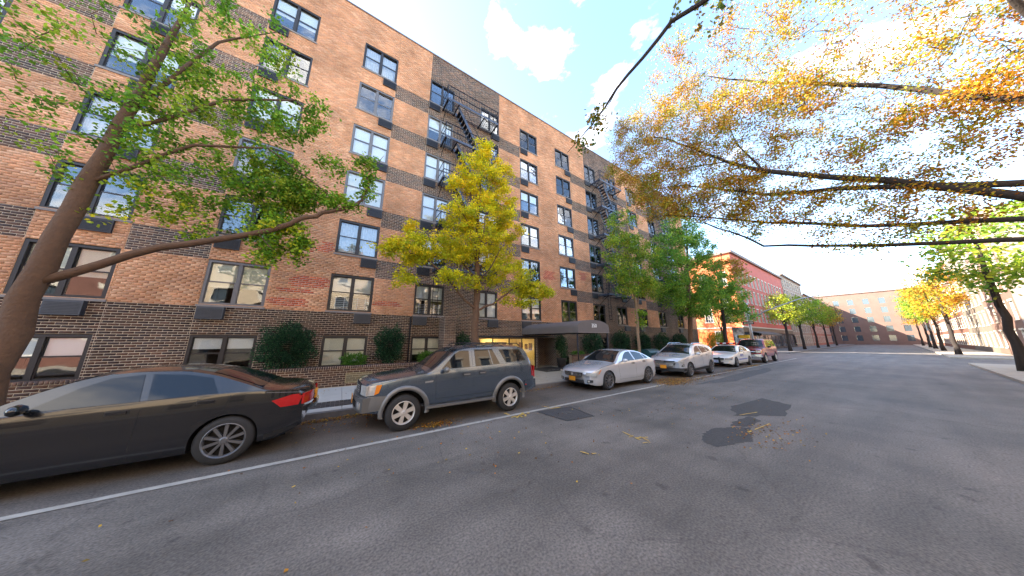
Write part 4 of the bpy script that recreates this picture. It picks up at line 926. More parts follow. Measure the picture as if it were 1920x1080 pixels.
# ------------------------------------------------------------------ fire escapes
def fire_escape(x0, x1, label, levels=(1,2,3,4,5)):
    fe = tag(empty('fire_escape', (x0,FAC,0)), label, 'fire escape', 'black iron fire escapes on the facade')
    L = x1-x0; D = -.98; hx0, hx1 = .72, L-1.0
    for k in levels:
        z = 3.10+2.56*k-.22
        p = MB()
        nb = 11
        for i in range(nb):
            y = D+.04+i*(-D-.08)/(nb-1)
            if -.78 < y < -.20:
                p.box(0, hx0, y-.012, y+.012, z, z+.03); p.box(hx1, L, y-.012, y+.012, z, z+.03)
            else: p.box(0, L, y-.012, y+.012, z, z+.03)
        for x in (.05, hx0, hx1, L-.05): p.box(x-.03, x+.03, D, 0, z-.05, z-.003)
        p.build('platform', K['iron'], fe)
        MB().box(0, L, D-.02, D, z-.06, z+.07).box(0, .02, D, 0, z-.06, z+.07).box(L-.02, L, D, 0, z-.06, z+.07).build('platform_edge', K['steel_edge'], fe)
        r = MB(); H = .92
        for zz in (H, H*.5): r.bar((.01,D,z+zz),(L-.01,D,z+zz),.035); r.bar((.01,D,z+zz),(.01,-.02,z+zz),.025); r.bar((L-.01,D,z+zz),(L-.01,-.02,z+zz),.025)
        n = int(L/.17)
        for i in range(n+1):
            x = .01+(L-.02)*i/n; r.box(x-.009, x+.009, D-.009, D+.009, z+.07, z+H)
        for i in range(1, 6):
            y = D*i/6
            for x in (.01, L-.01): r.box(x-.006, x+.006, y-.006, y+.006, z+.07, z+H)
        for x in (.01, L-.01): r.box(x-.018, x+.018, D-.018, D+.018, z, z+H+.03)
        r.build('railing', K['iron'], fe)
        b = MB()
        for x in (.08, L-.08): b.bar((x,D+.05,z-.05),(x,-.01,z-.75),.03)
        b.build('bracket', K['iron'], fe)
        if k > levels[0]:
            xa, xb, za, zb = hx0+.05, L-1.05, z, z-2.53
            for y in (-.74, -.24):
                MB().bar((xa,y,za),(xb,y,zb),.025,.16).build('stringer', K['steel_edge'], fe)
            s = MB()
            for i in range(1, 11):
                t = i/11; s.box(xa+(xb-xa)*t-.09, xa+(xb-xa)*t+.09, -.73, -.25, za+(zb-za)*t-.012, za+(zb-za)*t+.012)
            s.build('tread', K['iron'], fe)
            MB().bar((xa,-.76,za+.8),(xb,-.76,zb+.8),.02).bar((xa+.4,-.76,za-.8),(xa+.4,-.76,za+.1),.015).build('handrail', K['iron'], fe)
    return fe
FE = fire_escape(3.58, 6.98, 'black iron fire escape behind the yellow tree crown')
zl = 3.10+2.56-.22
b = MB()
for x in (-.13, .12): b.bar((x,-.90,2.9),(x,-.90,zl),.022)
for i in range(9): b.box(-.13, .12, -.905, -.895, 3.1+i*.27, 3.12+i*.27)
b.build('drop_ladder', K['iron'], FE)
FE = fire_escape(17.30, 20.5, 'black iron fire escape right of the arched canopy')
b = MB()
for x in (-.05, .25): b.bar((x,-.90,3.2),(x,-.90,7.6),.022)
for i in range(14): b.box(-.05, .25, -.905, -.895, 3.4+i*.3, 3.42+i*.3)
b.build('drop_ladder', K['iron'], FE)
FE = fire_escape(27.5, 31.4, 'black iron fire escape near the far corner behind green trees')

# ------------------------------------------------------------------ cars
def smooth(xs, ys):
    """monotone cubic through the points"""
    xs = np.array(xs, float); ys = np.array(ys, float); h = np.diff(xs); d = np.diff(ys)/h; m = np.zeros(len(xs))
    m[1:-1] = np.where(d[:-1]*d[1:] > 0, 2*d[:-1]*d[1:]/(d[:-1]+d[1:]+1e-12), 0); m[0] = d[0]; m[-1] = d[-1]
    def f(x):
        x = min(max(x, xs[0]), xs[-1]); i = min(int(np.searchsorted(xs, x, 'right'))-1, len(h)-1); i = max(i, 0); t = (x-xs[i])/h[i]
        return float((2*t**3-3*t**2+1)*ys[i]+(t**3-2*t**2+t)*h[i]*m[i]+(-2*t**3+3*t**2)*ys[i+1]+(t**3-t**2)*h[i]*m[i+1])
    return f
class Car:
    """local axes: x from nose to tail, y to the near side (world -Y), z up"""
    def __init__(s, name, label, X, Yside, L, W, top, belt, plan, sill, axles, R, arch, paintm, tumble, nose=.10, tail=.08, bow=.16, tbow=.12, rake=None, cat='car', group='cars parked along the kerb', drop=.07, rz=0.0, blend=.45):
        s.root = empty(name, (X, Yside+W/2, 0)); tag(s.root, label, cat, group); s.root.rotation_euler = (0,0,rz)
        s.L, s.W, s.ax, s.R, s.arch, s.paint = L, W, axles, R, arch, paintm
        s.top = smooth(*zip(*top)); s.belt = smooth(*zip(*belt)); s.plan = smooth(*zip(*plan)); s.sill = smooth(*zip(*sill))
        s.tum, s.bow, s.tbow, s.rake, s.drop = tumble, bow, tbow, rake or (lambda z: 0), drop
        s.trake = lambda z: 0
        s.body()
    def D(s, x, y, z):                        # bends nose and tail in plan
        L = s.L; w = s.W/2; q = (abs(y)/w)**2.4
        a = max(0, 1-x/.9)**2; b = max(0, 1-(L-x)/.8)**2
        x2 = x+a*(s.bow*q*1.6+s.rake(z))-b*(s.tbow*q*1.6+s.trake(z))
        return (x2, -y, z)                    # near side faces world -Y
    def ys(s, x, z):
        zb, zs = min(s.belt(x), s.top(x)-.04), s.sill(x); w = s.plan(x)
        if z <= zb:
            t = (z-zs)/max(zb-zs, .05); return w*(1-.030*(max(0, t-.45)/.55)**2-.045*(max(0, .35-t)/.35)**2+.004*math.sin(t*9))
        return w*.970-s.tum*(z-zb)
    def tc(s, x, u):                          # top surface at lateral fraction u
        zt = s.top(x); zb = min(s.belt(x), zt-.04); ze = max(zb, zt-s.drop)
        return s.ys(x, ze)*u, ze+(zt-ze)*(1-abs(u)**2.6)
    def body(s):
        st = set(np.linspace(0, s.L, 72)); Ra = s.arch
        for a in s.ax:
            for t in np.linspace(-math.pi/2, math.pi/2, 27): st.add(a+Ra*math.sin(t))
            st |= {a-Ra-.004, a+Ra+.004}
        st = sorted(st); V = []; nS, nU, nT = 12, 7, 10; rows = nS+nU+nT+3
        for x in st:
            zl = s.sill(x)
            for a in s.ax:
                if abs(x-a) <= Ra+1e-6: zl = max(zl, s.R+math.sqrt(max(0, Ra**2-(x-a)**2)))
            zt = s.top(x); zb = max(min(s.belt(x), zt-.04), zl+.02); ze = max(zb, zt-s.drop)
            for i in range(nS+1):
                z = zl+(zb-zl)*i/nS; V.append(s.D(x, s.ys(x, z), z))
            for i in range(1, nU+1):
                z = zb+(ze-zb)*i/nU; V.append(s.D(x, s.ys(x, z), z))
            for i in range(1, nT+1):
                u = 1-i/nT; y, z = s.tc(x, math.sin(u*math.pi/2)); V.append(s.D(x, y, z))
        rows = nS+1+nU+nT; n = len(st); F = []
        for i in range(n-1):
            for j in range(rows-1): F.append((i*rows+j, (i+1)*rows+j, (i+1)*rows+j+1, i*rows+j+1))
        V = np.array(V); V2 = V.copy(); V2[:,1] *= -1; m = len(V)
        F2 = [(a+m, d+m, c+m, b+m) for a, b, c, d in F]; caps = []
        for e in (0, n-1):
            r = [e*rows+j for j in range(rows)]
            for j in range(rows-1):
                q = (r[j], r[j+1], r[j+1]+m, r[j]+m); caps.append(q if e == 0 else q[::-1])
        me = bpy.data.meshes.new('body'); me.from_pydata([tuple(v) for v in np.vstack([V, V2])], [], F+F2+caps)
        me.materials.append(s.paint); me.shade_smooth(); me.update()
        import bmesh
        bm = bmesh.new(); bm.from_mesh(me); bmesh.ops.remove_doubles(bm, verts=bm.verts, dist=.0015); bmesh.ops.recalc_face_normals(bm, faces=bm.faces); bm.to_mesh(me); bm.free()
        try: me.set_sharp_from_angle(angle=math.radians(42))
        except Exception: pass
        s.bodyo = link('body', me, s.root)
        u = MB(); w = s.W/2
        zs_ = s.sill(s.L/2)
        u.box(.35, s.L-.35, -(w-.42), w-.42, zs_-.04, .55)
        u.box(s.ax[0]+s.arch+.02, s.ax[1]-s.arch-.02, -(w-.11), w-.11, zs_-.012, .60)
        u.box(.30, s.ax[0]-s.arch-.02, -(w-.34), w-.34, zs_+.03, .60).box(s.ax[1]+s.arch+.02, s.L-.25, -(w-.30), w-.30, max(zs_, s.sill(s.L-.3))+.03, .60)
        for a in s.ax: u.box(a-s.arch-.02, a+s.arch+.02, -(w-.30), w-.30, .55, s.R+s.arch+.03)
        u.build('underbody', K['under'], s.root)
    def side(s, name, corners, off=.004, m=None, n=(10,6), both=True, parent=None, thick=0.):
        """patch on the body side from four (x, z) corners: bottom front, bottom rear, top rear, top front (a list of corners may bow)"""
        (a, b_, c, d) = corners; out = None
        for sg in ((1,-1) if both else (1,)):
            b = MB(); g = []
            for j in range(n[1]+1):
                for i in range(n[0]+1):
                    u, v = i/n[0], j/n[1]
                    x = (a[0]*(1-u)+b_[0]*u)*(1-v)+(d[0]*(1-u)+c[0]*u)*v; z = (a[1]*(1-u)+b_[1]*u)*(1-v)+(d[1]*(1-u)+c[1]*u)*v
                    if len(corners) > 4: pass
                    p = s.D(x, s.ys(x, z)+off, z); b.v.append((p[0], p[1]*sg, p[2]))
            k = n[0]+1
            for j in range(n[1]):
                for i in range(n[0]): q = (j*k+i, j*k+i+1, (j+1)*k+i+1, (j+1)*k+i); b.f.append(q if sg > 0 else q[::-1]); b.m.append(0)
            out = b.build(name, m, parent or s.root, True)
        return out
    def poly(s, name, pts, off=.005, m=None, both=True, parent=None, sub=3):
        """polygon on the side, fan of small pieces so that it hugs the surface"""
        c = (sum(p[0] for p in pts)/len(pts), sum(p[1] for p in pts)/len(pts))
        for sg in ((1,-1) if both else (1,)):
            b = MB(); P = []
            for i in range(len(pts)):
                a, e = pts[i], pts[(i+1)%len(pts)]
                for k in range(sub): P.append((a[0]+(e[0]-a[0])*k/sub, a[1]+(e[1]-a[1])*k/sub))
            rings = []
            for t in (1., .66, .33):
                base = len(b.v)
                for x, z in P:
                    x2, z2 = c[0]+(x-c[0])*t, c[1]+(z-c[1])*t; q = s.D(x2, s.ys(x2, z2)+off, z2); b.v.append((q[0], q[1]*sg, q[2]))
                rings.append(base)
            N = len(P)
            for r0, r1 in zip(rings, rings[1:]):
                for i in range(N): q = (r0+i, r0+(i+1)%N, r1+(i+1)%N, r1+i); b.f.append(q if sg > 0 else q[::-1]); b.m.append(0)
            b.f.append(tuple(rings[-1]+i for i in (range(N) if sg > 0 else range(N-1,-1,-1)))); b.m.append(0)
            o = b.build(name, m, parent or s.root, True)
        return o
    def topp(s, name, x0, x1, f, m, off=.006, n=(12,12), f1=None, parent=None):
        """patch on the upper surface between two stations"""
        b = MB(); f1 = f if f1 is None else f1
        for j in range(n[1]+1):
            x = x0+(x1-x0)*j/n[1]; ff = f+(f1-f)*j/n[1]
            for i in range(n[0]+1):
                u = -ff+2*ff*i/n[0]; y, z = s.tc(x, u)
                y2, z2 = s.tc(x+.01, u); sl = (z2-z)/.01; k = off/math.sqrt(1+sl*sl)
                p = s.D(x-sl*k, y, z+k); b.v.append(p)
        k = n[0]+1
        for j in range(n[1]):
            for i in range(n[0]): b.f.append((j*k+i, j*k+i+1, (j+1)*k+i+1, (j+1)*k+i)); b.m.append(0)
        return b.build(name, m, parent or s.root, True)
    def front(s, name, pts, m, off=.012, tail=False, mirror=False, thick=.02, parent=None):
        """polygon (y, z) on the nose or the tail with some thickness"""
        out = None
        for sg in ((1,-1) if mirror else (1,)):
            b = MB(); n = len(pts); P = []
            for i in range(n):
                a, e = pts[i], pts[(i+1)%n]
                for k in range(4): P.append((a[0]+(e[0]-a[0])*k/4, a[1]+(e[1]-a[1])*k/4))
            cy, cz = sum(p[0] for p in P)/len(P), sum(p[1] for p in P)/len(P)
            def put(y, z, o):
                x = -o if not tail else s.L+o
                q = s.D(0 if not tail else s.L, y, z); return (q[0]+x-(s.L if tail else 0), q[1]*sg, q[2])
            rings = []
            for t, o in ((1., -thick), (1., off), (.6, off), (.25, off)):
                base = len(b.v)
                for y, z in P: b.v.append(put(cy+(y-cy)*t, cz+(z-cz)*t, o))
                rings.append(base)
            N = len(P)
            for r0, r1 in zip(rings, rings[1:]):
                for i in range(N): b.f.append((r0+i, r0+(i+1)%N, r1+(i+1)%N, r1+i)); b.m.append(0)
            b.f.append(tuple(rings[-1]+i for i in range(N))); b.m.append(0)
            out = b.build(name, m, parent or s.root)
        return out
    def seam(s, pts, w=.007, both=True, m=None, name='panel_gap'):
        for sg in ((1,-1) if both else (1,)):
            b = MB(); P = []
            for (xa, za), (xb, zb) in zip(pts, pts[1:]):
                for k in range(6): P.append((xa+(xb-xa)*k/6, za+(zb-za)*k/6))
            P.append(pts[-1])
            q = []
            for x, z in P:
                p = s.D(x, s.ys(x, z)-.001, z); q.append((p[0], p[1]*sg, p[2]))
            b.tube(q, w/2, 4, cap=False); b.build(name, m or K['under'], s.root)
    def wheels(s, rim, width=.22, rr=None, spokes=6, sw=.10, dark=None, track=.02):
        R = s.R; rr = rr or R*.66; w = s.W/2
        tp = [(rr*.99,-width*.5),(rr+.02,-width*.5),(R-.03,-width*.47),(R-.005,-width*.36),(R,-width*.2),(R,width*.2),(R-.005,width*.36),(R-.03,width*.47),(rr+.02,width*.5),(rr*.99,width*.5),(rr*.97,width*.42)]
        for a in s.ax:
            for sg in (-1, 1):
                c = (a, sg*(w-track-width/2), R)
                b = MB(); b.lathe([(r, t) for r, t in tp], c, 'y', 40); wh = b.build('wheel', K['rubber'], s.root, True)
                o = c[1]+sg*width*.5
                ri = MB()
                ri.lathe([(rr, -.002*sg+0), (rr*.955, .004*sg), (rr*.90, -.012*sg), (rr*.86,-.05*sg)], (a, o, R), 'y', 40)
                for i in range(spokes):
                    an = 2*math.pi*i/spokes+.3; dx, dz = math.cos(an), math.sin(an)
                    a0, a1 = rr*.16, rr*.93
                    tx, tz = -dz, dx; b0 = len(ri.v)
                    for (rad, hw, yo) in ((a0, sw*rr*.9, -.004), (a1, sw*rr*1.25, -.010)):
                        for e, dep in ((-1,0),(1,0),(1,.04),(-1,.04)):
                            ri.v.append((a+dx*rad+tx*hw*e, o+sg*(yo-dep), R+dz*rad+tz*hw*e))
                    for q in ((0,1,5,4),(1,2,6,5),(2,3,7,6),(3,0,4,7)): ri.f.append(tuple(b0+k for k in q)); ri.m.append(0)
                ri.lathe([(0, .006*sg), (rr*.14, .006*sg), (rr*.20, -.004*sg), (rr*.22,-.03*sg)], (a, o, R), 'y', 20)
                r_o = ri.build('rim', rim, wh)
                MB().lathe([(0,-.075*sg),(rr*.9,-.075*sg)], (a, o, R), 'y', 28).build('brake_disc', dark or K['under'], wh)
    def mirror(s, x, z, m=None, size=1.0):
        for sg in (1,-1):
            y = s.ys(x, z); p = s.D(x, y, z); b = MB(); n = 8; sz = size
            base = Vector((p[0], p[1]*sg, p[2])); dy = -sg
            for i in range(7):
                t = -1+2*i/6; rr_ = math.sqrt(max(.05, 1-t*t*.9))
                for k in range(n):
                    a = 2*math.pi*k/n; b.v.append((base.x+.02+.050*sz*math.cos(a)*rr_+abs(t)*.01, base.y+dy*(.12*sz+t*.095*sz), base.z+.05+.062*sz*math.sin(a)*rr_))
            for i in range(6):
                for k in range(n): b.f.append((i*n+k, i*n+(k+1)%n, (i+1)*n+(k+1)%n, (i+1)*n+k)); b.m.append(0)
            b.f.append(tuple(range(n))); b.f.append(tuple(6*n+k for k in range(n))); b.m += [0,0]
            o = b.build('mirror', m or s.paint, s.root, True)
            MB().bar((base.x+.02, base.y, base.z+.01), (base.x+.02, base.y+dy*.10, base.z+.03), .05, .03).build('mirror_arm', K['black_trim'], o)
    def handle(s, x, z, m=None, w=.17):
        s.side('handle_recess', [(x-.02,z-.03),(x+w+.02,z-.03),(x+w+.02,z+.03),(x-.02,z+.03)], .0015, K['black_trim'], (3,2))
        for sg in (1,-1):
            p = s.D(x+w/2, s.ys(x+w/2, z)+.018, z); MB().obox((p[0], p[1]*sg, p[2]), (w/2,0,0), (0,.012,0), (0,0,.016)).build('door_handle', m or s.paint, s.root)
    def plate(s, y, z, w, h, m, tail=False, txt=None, off=.02):
        x = (-off-.01) if not tail else s.L+off+.01
        o = MB().box(x-.006, x+.006, -w/2-y, w/2-y, z-h/2, z+h/2).build('licence_plate', m, s.root); return o

# 1. dark grey sport utility
c = Car('sport_utility_car', 'dark grey sport utility car with flared arches and alloy wheels, nearest whole car', .43, 6.02, 4.50, 1.84,
    top=[(0,.98),(.06,1.03),(.35,1.08),(1.0,1.15),(1.28,1.19),(1.42,1.25),(1.95,1.62),(2.15,1.69),(2.5,1.73),(3.4,1.745),(3.95,1.72),(4.10,1.67),(4.20,1.54),(4.34,1.24),(4.42,1.02),(4.45,.95),(4.50,.62)],
    belt=[(0,.92),(.4,1.0),(1.3,1.12),(2.0,1.15),(3.2,1.19),(4.50,1.22)],
    plan=[(0,.76),(.15,.82),(.5,.875),(1.2,.90),(3.6,.90),(4.2,.87),(4.50,.81)],
    sill=[(0,.42),(.3,.40),(.6,.44),(4.0,.46),(4.3,.46),(4.50,.50)], axles=(.83,3.53), R=.362, arch=.45, paintm=K['paint_grey'], tumble=.32, bow=.10, tbow=.05, drop=.065)
gl = K['car_glass']
s_ = c
s_.poly('side_window', [(1.62,1.20),(2.34,1.205),(2.34,1.60),(2.10,1.60),(1.95,1.52)], .006, gl)
s_.poly('side_window', [(2.50,1.21),(3.22,1.235),(3.03,1.62),(2.50,1.62)], .006, gl)
s_.poly('quarter_window', [(3.42,1.26),(4.12,1.29),(3.94,1.60),(3.24,1.61)], .006, gl)
s_.topp('windscreen', 1.40, 2.06, .90, gl, f1=.86); s_.topp('rear_window', 4.13, 4.30, .80, gl)
s_.side('window_pillar', [(2.98,1.22),(3.01,1.22),(2.93,1.615),(2.90,1.615)], .010, s_.paint, (2,4))
s_.seam([(1.50,.56),(1.48,1.14)]); s_.seam([(2.42,.56),(2.42,1.60)]); s_.seam([(3.42,1.24),(3.36,1.0),(3.14,.84)]); s_.seam([(1.50,.56),(3.10,.56)]); s_.seam([(.30,.98),(1.30,1.12)])
s_.seam([(1.55,.74),(3.12,.76)], .012, m=s_.paint, name='rub_strip'); s_.seam([(1.55,1.165),(4.3,1.235)], .012, m=K['chrome'], name='belt_moulding')
for a in c.ax:                                            # arch flares
    for sg in (1,-1):
        b = MB(); n = 22; prof = []
        for i in range(n+1):
            t = math.radians(-14)+math.radians(208)*i/n
            for (rr_, oo) in ((.445,.008),(.455,.045),(.505,.050),(.545,.010)):
                x = a+rr_*math.cos(t); z = .362+rr_*math.sin(t); z_ = max(z, .30)
                q = c.D(x, c.ys(min(max(x,.1),4.45), max(z_,.45))+oo, z_); b.v.append((q[0], q[1]*sg, z_))
        for i in range(n):
            for k in range(3): b.f.append((i*4+k, i*4+k+1, (i+1)*4+k+1, (i+1)*4+k)); b.m.append(0)
        b.build('arch_flare', K['flare'], c.root, True)
for sg in (1,-1):
    MB().box(1.30, 3.02, sg*.80 if sg>0 else -.97, .97 if sg>0 else -.80, .385, .435).build('side_step', K['flare'], c.root)
    MB().tube([(2.25,sg*.60,1.70),(2.35,sg*.60,1.775),(3.95,sg*.60,1.77),(4.05,sg*.60,1.69)], .014, 6).build('roof_rail', K['black_trim'], c.root)
for x in (2.75, 3.55): MB().box(x-.03, x+.03, -.63, .63, 1.775, 1.80).build('roof_bar', K['black_trim'], c.root)
c.front('front_bumper', [(-.80,.44),(.80,.44),(.82,.72),(-.82,.72)], K['flare'], .07, thick=.2)
c.side('bumper_corner', [(.02,.44),(.40,.46),(.43,.74),(.02,.74)], .02, K['flare'], (6,4))
c.front('bumper_grille', [(-.45,.50),(.45,.50),(.42,.62),(-.42,.62)], K['under'], .076)
c.front('fog_lamp', [(.55,.50),(.70,.50),(.70,.62),(.55,.62)], K['lamp_clear'], .078, mirror=True)
c.front('grille', [(-.42,.77),(.42,.77),(.46,.95),(-.46,.95)], K['black_trim'], .02)
for i in range(4): c.front('grille_bar', [(-.42,.79+i*.042),(.42,.79+i*.042),(.42,.805+i*.042),(-.42,.805+i*.042)], K['chrome'], .028)
c.front('headlight', [(.48,.75),(.78,.75),(.79,.94),(.49,.94)], K['lamp_clear'], .012, mirror=True)
c.poly('headlight', [(.0,.75),(.16,.76),(.22,.95),(.0,.94)], .006, K['lamp_clear']); c.poly('turn_signal', [(.16,.76),(.26,.80),(.32,.96),(.20,.95)], .008, K['lamp_amber'])
c.poly('tail_light', [(4.36,.84),(4.46,.86),(4.43,1.14),(4.33,1.16)], .008, K['lamp_red']); c.front('tail_light', [(.66,.80),(.80,.80),(.78,1.12),(.66,1.12)], K['lamp_red'], .012, tail=True, mirror=True)
c.front('rear_bumper', [(-.78,.50),(.78,.50),(.78,.74),(-.78,.74)], K['paint_grey'], .05, tail=True, thick=.05); c.side('rear_bumper_corner', [(3.98,.46),(4.50,.50),(4.50,.76),(4.04,.74)], .02, K['paint_grey'], (6,4))
c.side('name_badge', [(1.24,.92),(1.42,.93),(1.42,.965),(1.24,.955)], .008, K['chrome'], (2,2)); c.side('reflector', [(4.04,.62),(4.10,.62),(4.10,.65),(4.04,.65)], .025, K['lamp_red'], (2,2))
c.wheels(K['alloy'], .255, .235, 6, .155); c.mirror(1.66, 1.14, K['flare'], 1.15); c.handle(2.16, 1.04, K['chrome']); c.handle(2.60, 1.05, K['chrome'], .15)
c.plate(0, .62, .31, .16, K['plate_orange'], off=.09)

# 2. silver sedan
def sedan(name, label, X, Y, pm, rim, L=4.84, W=1.86, group='cars parked along the kerb', h=1.0, rz=0, axles=(1.02,3.80), R=.345, cat='car'):
    k = L/4.84
    c = Car(name, label, X, Y, L, W,
        top=[(0,.62),(.03,.68),(.18,.76),(.6,.86),(1.1,.93),(1.42,.985),(1.55,1.02),(2.05,1.30*h),(2.35,1.42*h),(2.7,1.465*h),(3.1,1.455*h),(3.45,1.39*h),(3.9,1.22*h),(4.22,1.09*h),(4.5,1.06*h),(4.72,1.03*h),(4.80,.97),(4.84,.80)] if k == 1 else
            [(x*k, z) for x, z in [(0,.62),(.03,.68),(.18,.76),(.6,.86),(1.1,.93),(1.42,.985),(1.55,1.02),(2.05,1.30*h),(2.35,1.42*h),(2.7,1.465*h),(3.1,1.455*h),(3.45,1.39*h),(3.9,1.22*h),(4.22,1.09*h),(4.5,1.06*h),(4.72,1.03*h),(4.80,.97),(4.84,.80)]],
        belt=[(0,.60),(.6,.80),(1.4,.93),(2.2,.965),(3.2,1.0),(4.0,1.03),(L,1.02)],
        plan=[(0,.72),(.12,.80),(.4,.87),(1.0,.915),(2.4,.90),(3.6,.92),(4.3,.90),(4.6,.85),(L,.76)],
        sill=[(0,.26),(.3,.20),(1.5,.22),(3.3,.23),(4.3,.24),(4.6,.30),(L,.40)], axles=axles, R=R, arch=R+.035, paintm=pm, tumble=.52, bow=.17, tbow=.14, group=group, rz=rz, cat=cat, drop=.055)
    return c
c = sedan('silver_sedan', 'silver sedan with dark alloy wheels and orange front plate beside the entrance', 7.62, 6.28, K['paint_silver'], None)
c.poly('side_window', [(1.96,.995),(2.86,1.02),(2.78,1.375),(2.50,1.345),(2.28,1.24)], .006, gl); c.poly('side_window', [(2.93,1.025),(3.62,1.055),(3.50,1.28),(3.22,1.345),(2.86,1.375)], .006, gl); c.poly('quarter_window', [(3.66,1.06),(3.92,1.08),(3.78,1.18),(3.56,1.265)], .006, gl)
c.topp('windscreen', 1.50, 2.30, .90, gl, f1=.84); c.topp('rear_window', 3.46, 4.12, .80, gl, f1=.86); c.topp('sunroof', 2.62, 3.05, .55, K['black_trim'], .004)
c.seam([(1.74,.36),(1.66,.92)]); c.seam([(2.88,.30),(2.90,1.0)]); c.seam([(3.42,.62),(3.72,.80),(3.78,1.03)]); c.seam([(1.7,.33),(3.4,.34)])
c.seam([(.25,.72),(.7,.85),(1.45,.955)], .009); c.seam([(1.9,.985),(3.9,1.065)], .014, m=K['chrome'], name='belt_moulding')
c.front('grille', [(-.40,.50),(.40,.50),(.46,.655),(-.46,.655)], K['black_trim'], .012)
for i in range(4): c.front('grille_bar', [(-.41,.525+i*.034),(.41,.525+i*.034),(.42,.537+i*.034),(-.42,.537+i*.034)], K['chrome'], .02)
c.front('emblem', [(-.05,.54),(.05,.54),(.05,.62),(-.05,.62)], K['chrome'], .03); c.front('lower_intake', [(-.50,.28),(.50,.28),(.46,.40),(-.46,.40)], K['black_trim'], .012)
c.front('fog_lamp', [(.60,.30),(.80,.32),(.80,.41),(.62,.41)], K['black_trim'], .010, mirror=True); c.front('fog_lens', [(.64,.33),(.71,.33),(.71,.39),(.64,.39)], K['lamp_clear'], .016, mirror=True)
c.front('headlight', [(.55,.55),(.92,.54),(.93,.66),(.60,.665)], K['lamp_clear'], .006, mirror=True)
c.poly('headlight', [(.01,.53),(.34,.585),(.60,.76),(.42,.745),(.10,.64)], .006, K['lamp_clear']); c.poly('turn_signal', [(.36,.60),(.42,.615),(.60,.765),(.52,.75)], .010, K['lamp_amber'])
c.poly('tail_light', [(4.50,.80),(4.74,.82),(4.74,.94),(4.40,.92)], .006, K['lamp_red'])
c.wheels(K['alloy_dark'], .225, .255, 10, .07); c.mirror(1.98, 1.0, c.paint, 1.1); c.handle(2.62, .90, K['chrome']); c.handle(3.44, .94, K['chrome'])
c.plate(.0, .42, .31, .16, K['plate_orange']); c.side('side_skirt', [(1.5,.20),(3.35,.20),(3.35,.25),(1.5,.25)], .015, c.paint, (8,2))
# 3. silver crossover
c = Car('silver_crossover', 'silver crossover with orange front plate behind the silver sedan', 14.05, 6.02, 4.40, 1.82,
    top=[(0,.80),(.04,.88),(.2,.96),(.6,1.04),(1.05,1.12),(1.22,1.17),(1.75,1.48),(2.0,1.59),(2.4,1.65),(3.0,1.655),(3.6,1.60),(3.9,1.53),(4.08,1.38),(4.26,1.12),(4.34,1.0),(4.40,.75)],
    belt=[(0,.78),(.5,.93),(1.2,1.04),(2.2,1.10),(3.2,1.17),(4.4,1.26)], plan=[(0,.70),(.12,.79),(.45,.86),(1.0,.90),(3.4,.90),(4.0,.87),(4.40,.76)],
    sill=[(0,.34),(.3,.26),(.9,.28),(3.5,.30),(4.1,.34),(4.40,.45)], axles=(.90,3.54), R=.352, arch=.405, paintm=K['paint_silver'], tumble=.42, bow=.16, tbow=.10, drop=.06)
c.poly('side_window', [(1.62,1.10),(2.46,1.14),(2.42,1.52),(2.16,1.50),(1.90,1.38)], .006, gl); c.poly('side_window', [(2.54,1.145),(3.24,1.19),(3.12,1.48),(2.50,1.52)], .006, gl); c.poly('quarter_window', [(3.30,1.20),(3.70,1.25),(3.56,1.38),(3.20,1.47)], .006, gl)
c.topp('windscreen', 1.18, 1.94, .90, gl, f1=.84); c.topp('rear_window', 3.95, 4.20, .78, gl)
c.side('lower_cladding', [(1.32,.28),(3.12,.30),(3.12,.46),(1.32,.40)], .008, K['black_trim'], (8,3)); c.front('lower_bumper', [(-.84,.30),(.84,.30),(.86,.46),(-.86,.46)], K['black_trim'], .03, thick=.15); c.side('bumper_cladding', [(.02,.30),(.46,.28),(.46,.46),(.02,.46)], .012, K['black_trim'], (4,2))
c.front('grille', [(-.42,.53),(.42,.53),(.56,.68),(-.56,.68)], K['black_trim'], .010); c.front('grille', [(-.50,.755),(.50,.755),(.54,.80),(-.54,.80)], K['black_trim'], .010)
for i in range(3): c.front('grille_bar', [(-.46,.55+i*.045),(.46,.55+i*.045),(.48,.568+i*.045),(-.48,.568+i*.045)], K['alloy'], .02)
c.front('emblem', [(-.07,.75),(.07,.75),(.07,.81),(-.07,.81)], K['chrome'], .022)
c.front('headlight', [(.62,.72),(.88,.74),(.90,.82),(.68,.82)], K['lamp_clear'], .006, mirror=True); c.poly('headlight', [(.02,.72),(.30,.78),(.58,.94),(.34,.90),(.05,.82)], .006, K['lamp_clear'])
c.poly('fog_lamp', [(.06,.52),(.24,.54),(.26,.66),(.08,.60)], .008, K['black_trim']); c.poly('fog_lens', [(.10,.55),(.20,.56),(.21,.62),(.11,.59)], .014, K['lamp_clear'])
c.seam([(1.42,.44),(1.36,1.02)]); c.seam([(2.48,.44),(2.50,1.12)]); c.seam([(3.08,.52),(3.28,.8),(3.30,1.16)]); c.seam([(.3,.92),(1.15,1.07)])
c.poly('tail_light', [(3.98,1.02),(4.30,.98),(4.27,1.12),(4.02,1.16)], .008, K['lamp_red'])
for sg in (1,-1): MB().tube([(1.95,sg*.60,1.585),(2.1,sg*.60,1.66),(3.5,sg*.58,1.66),(3.65,sg*.58,1.58)], .014, 6).build('roof_rail', K['chrome'], c.root)
c.wheels(K['alloy_dark'], .225, .25, 10, .07); c.mirror(1.66, 1.08, c.paint, 1.1); c.handle(2.26, .98); c.handle(3.0, 1.02); c.plate(0, .50, .31, .16, K['plate_orange'], off=.03)
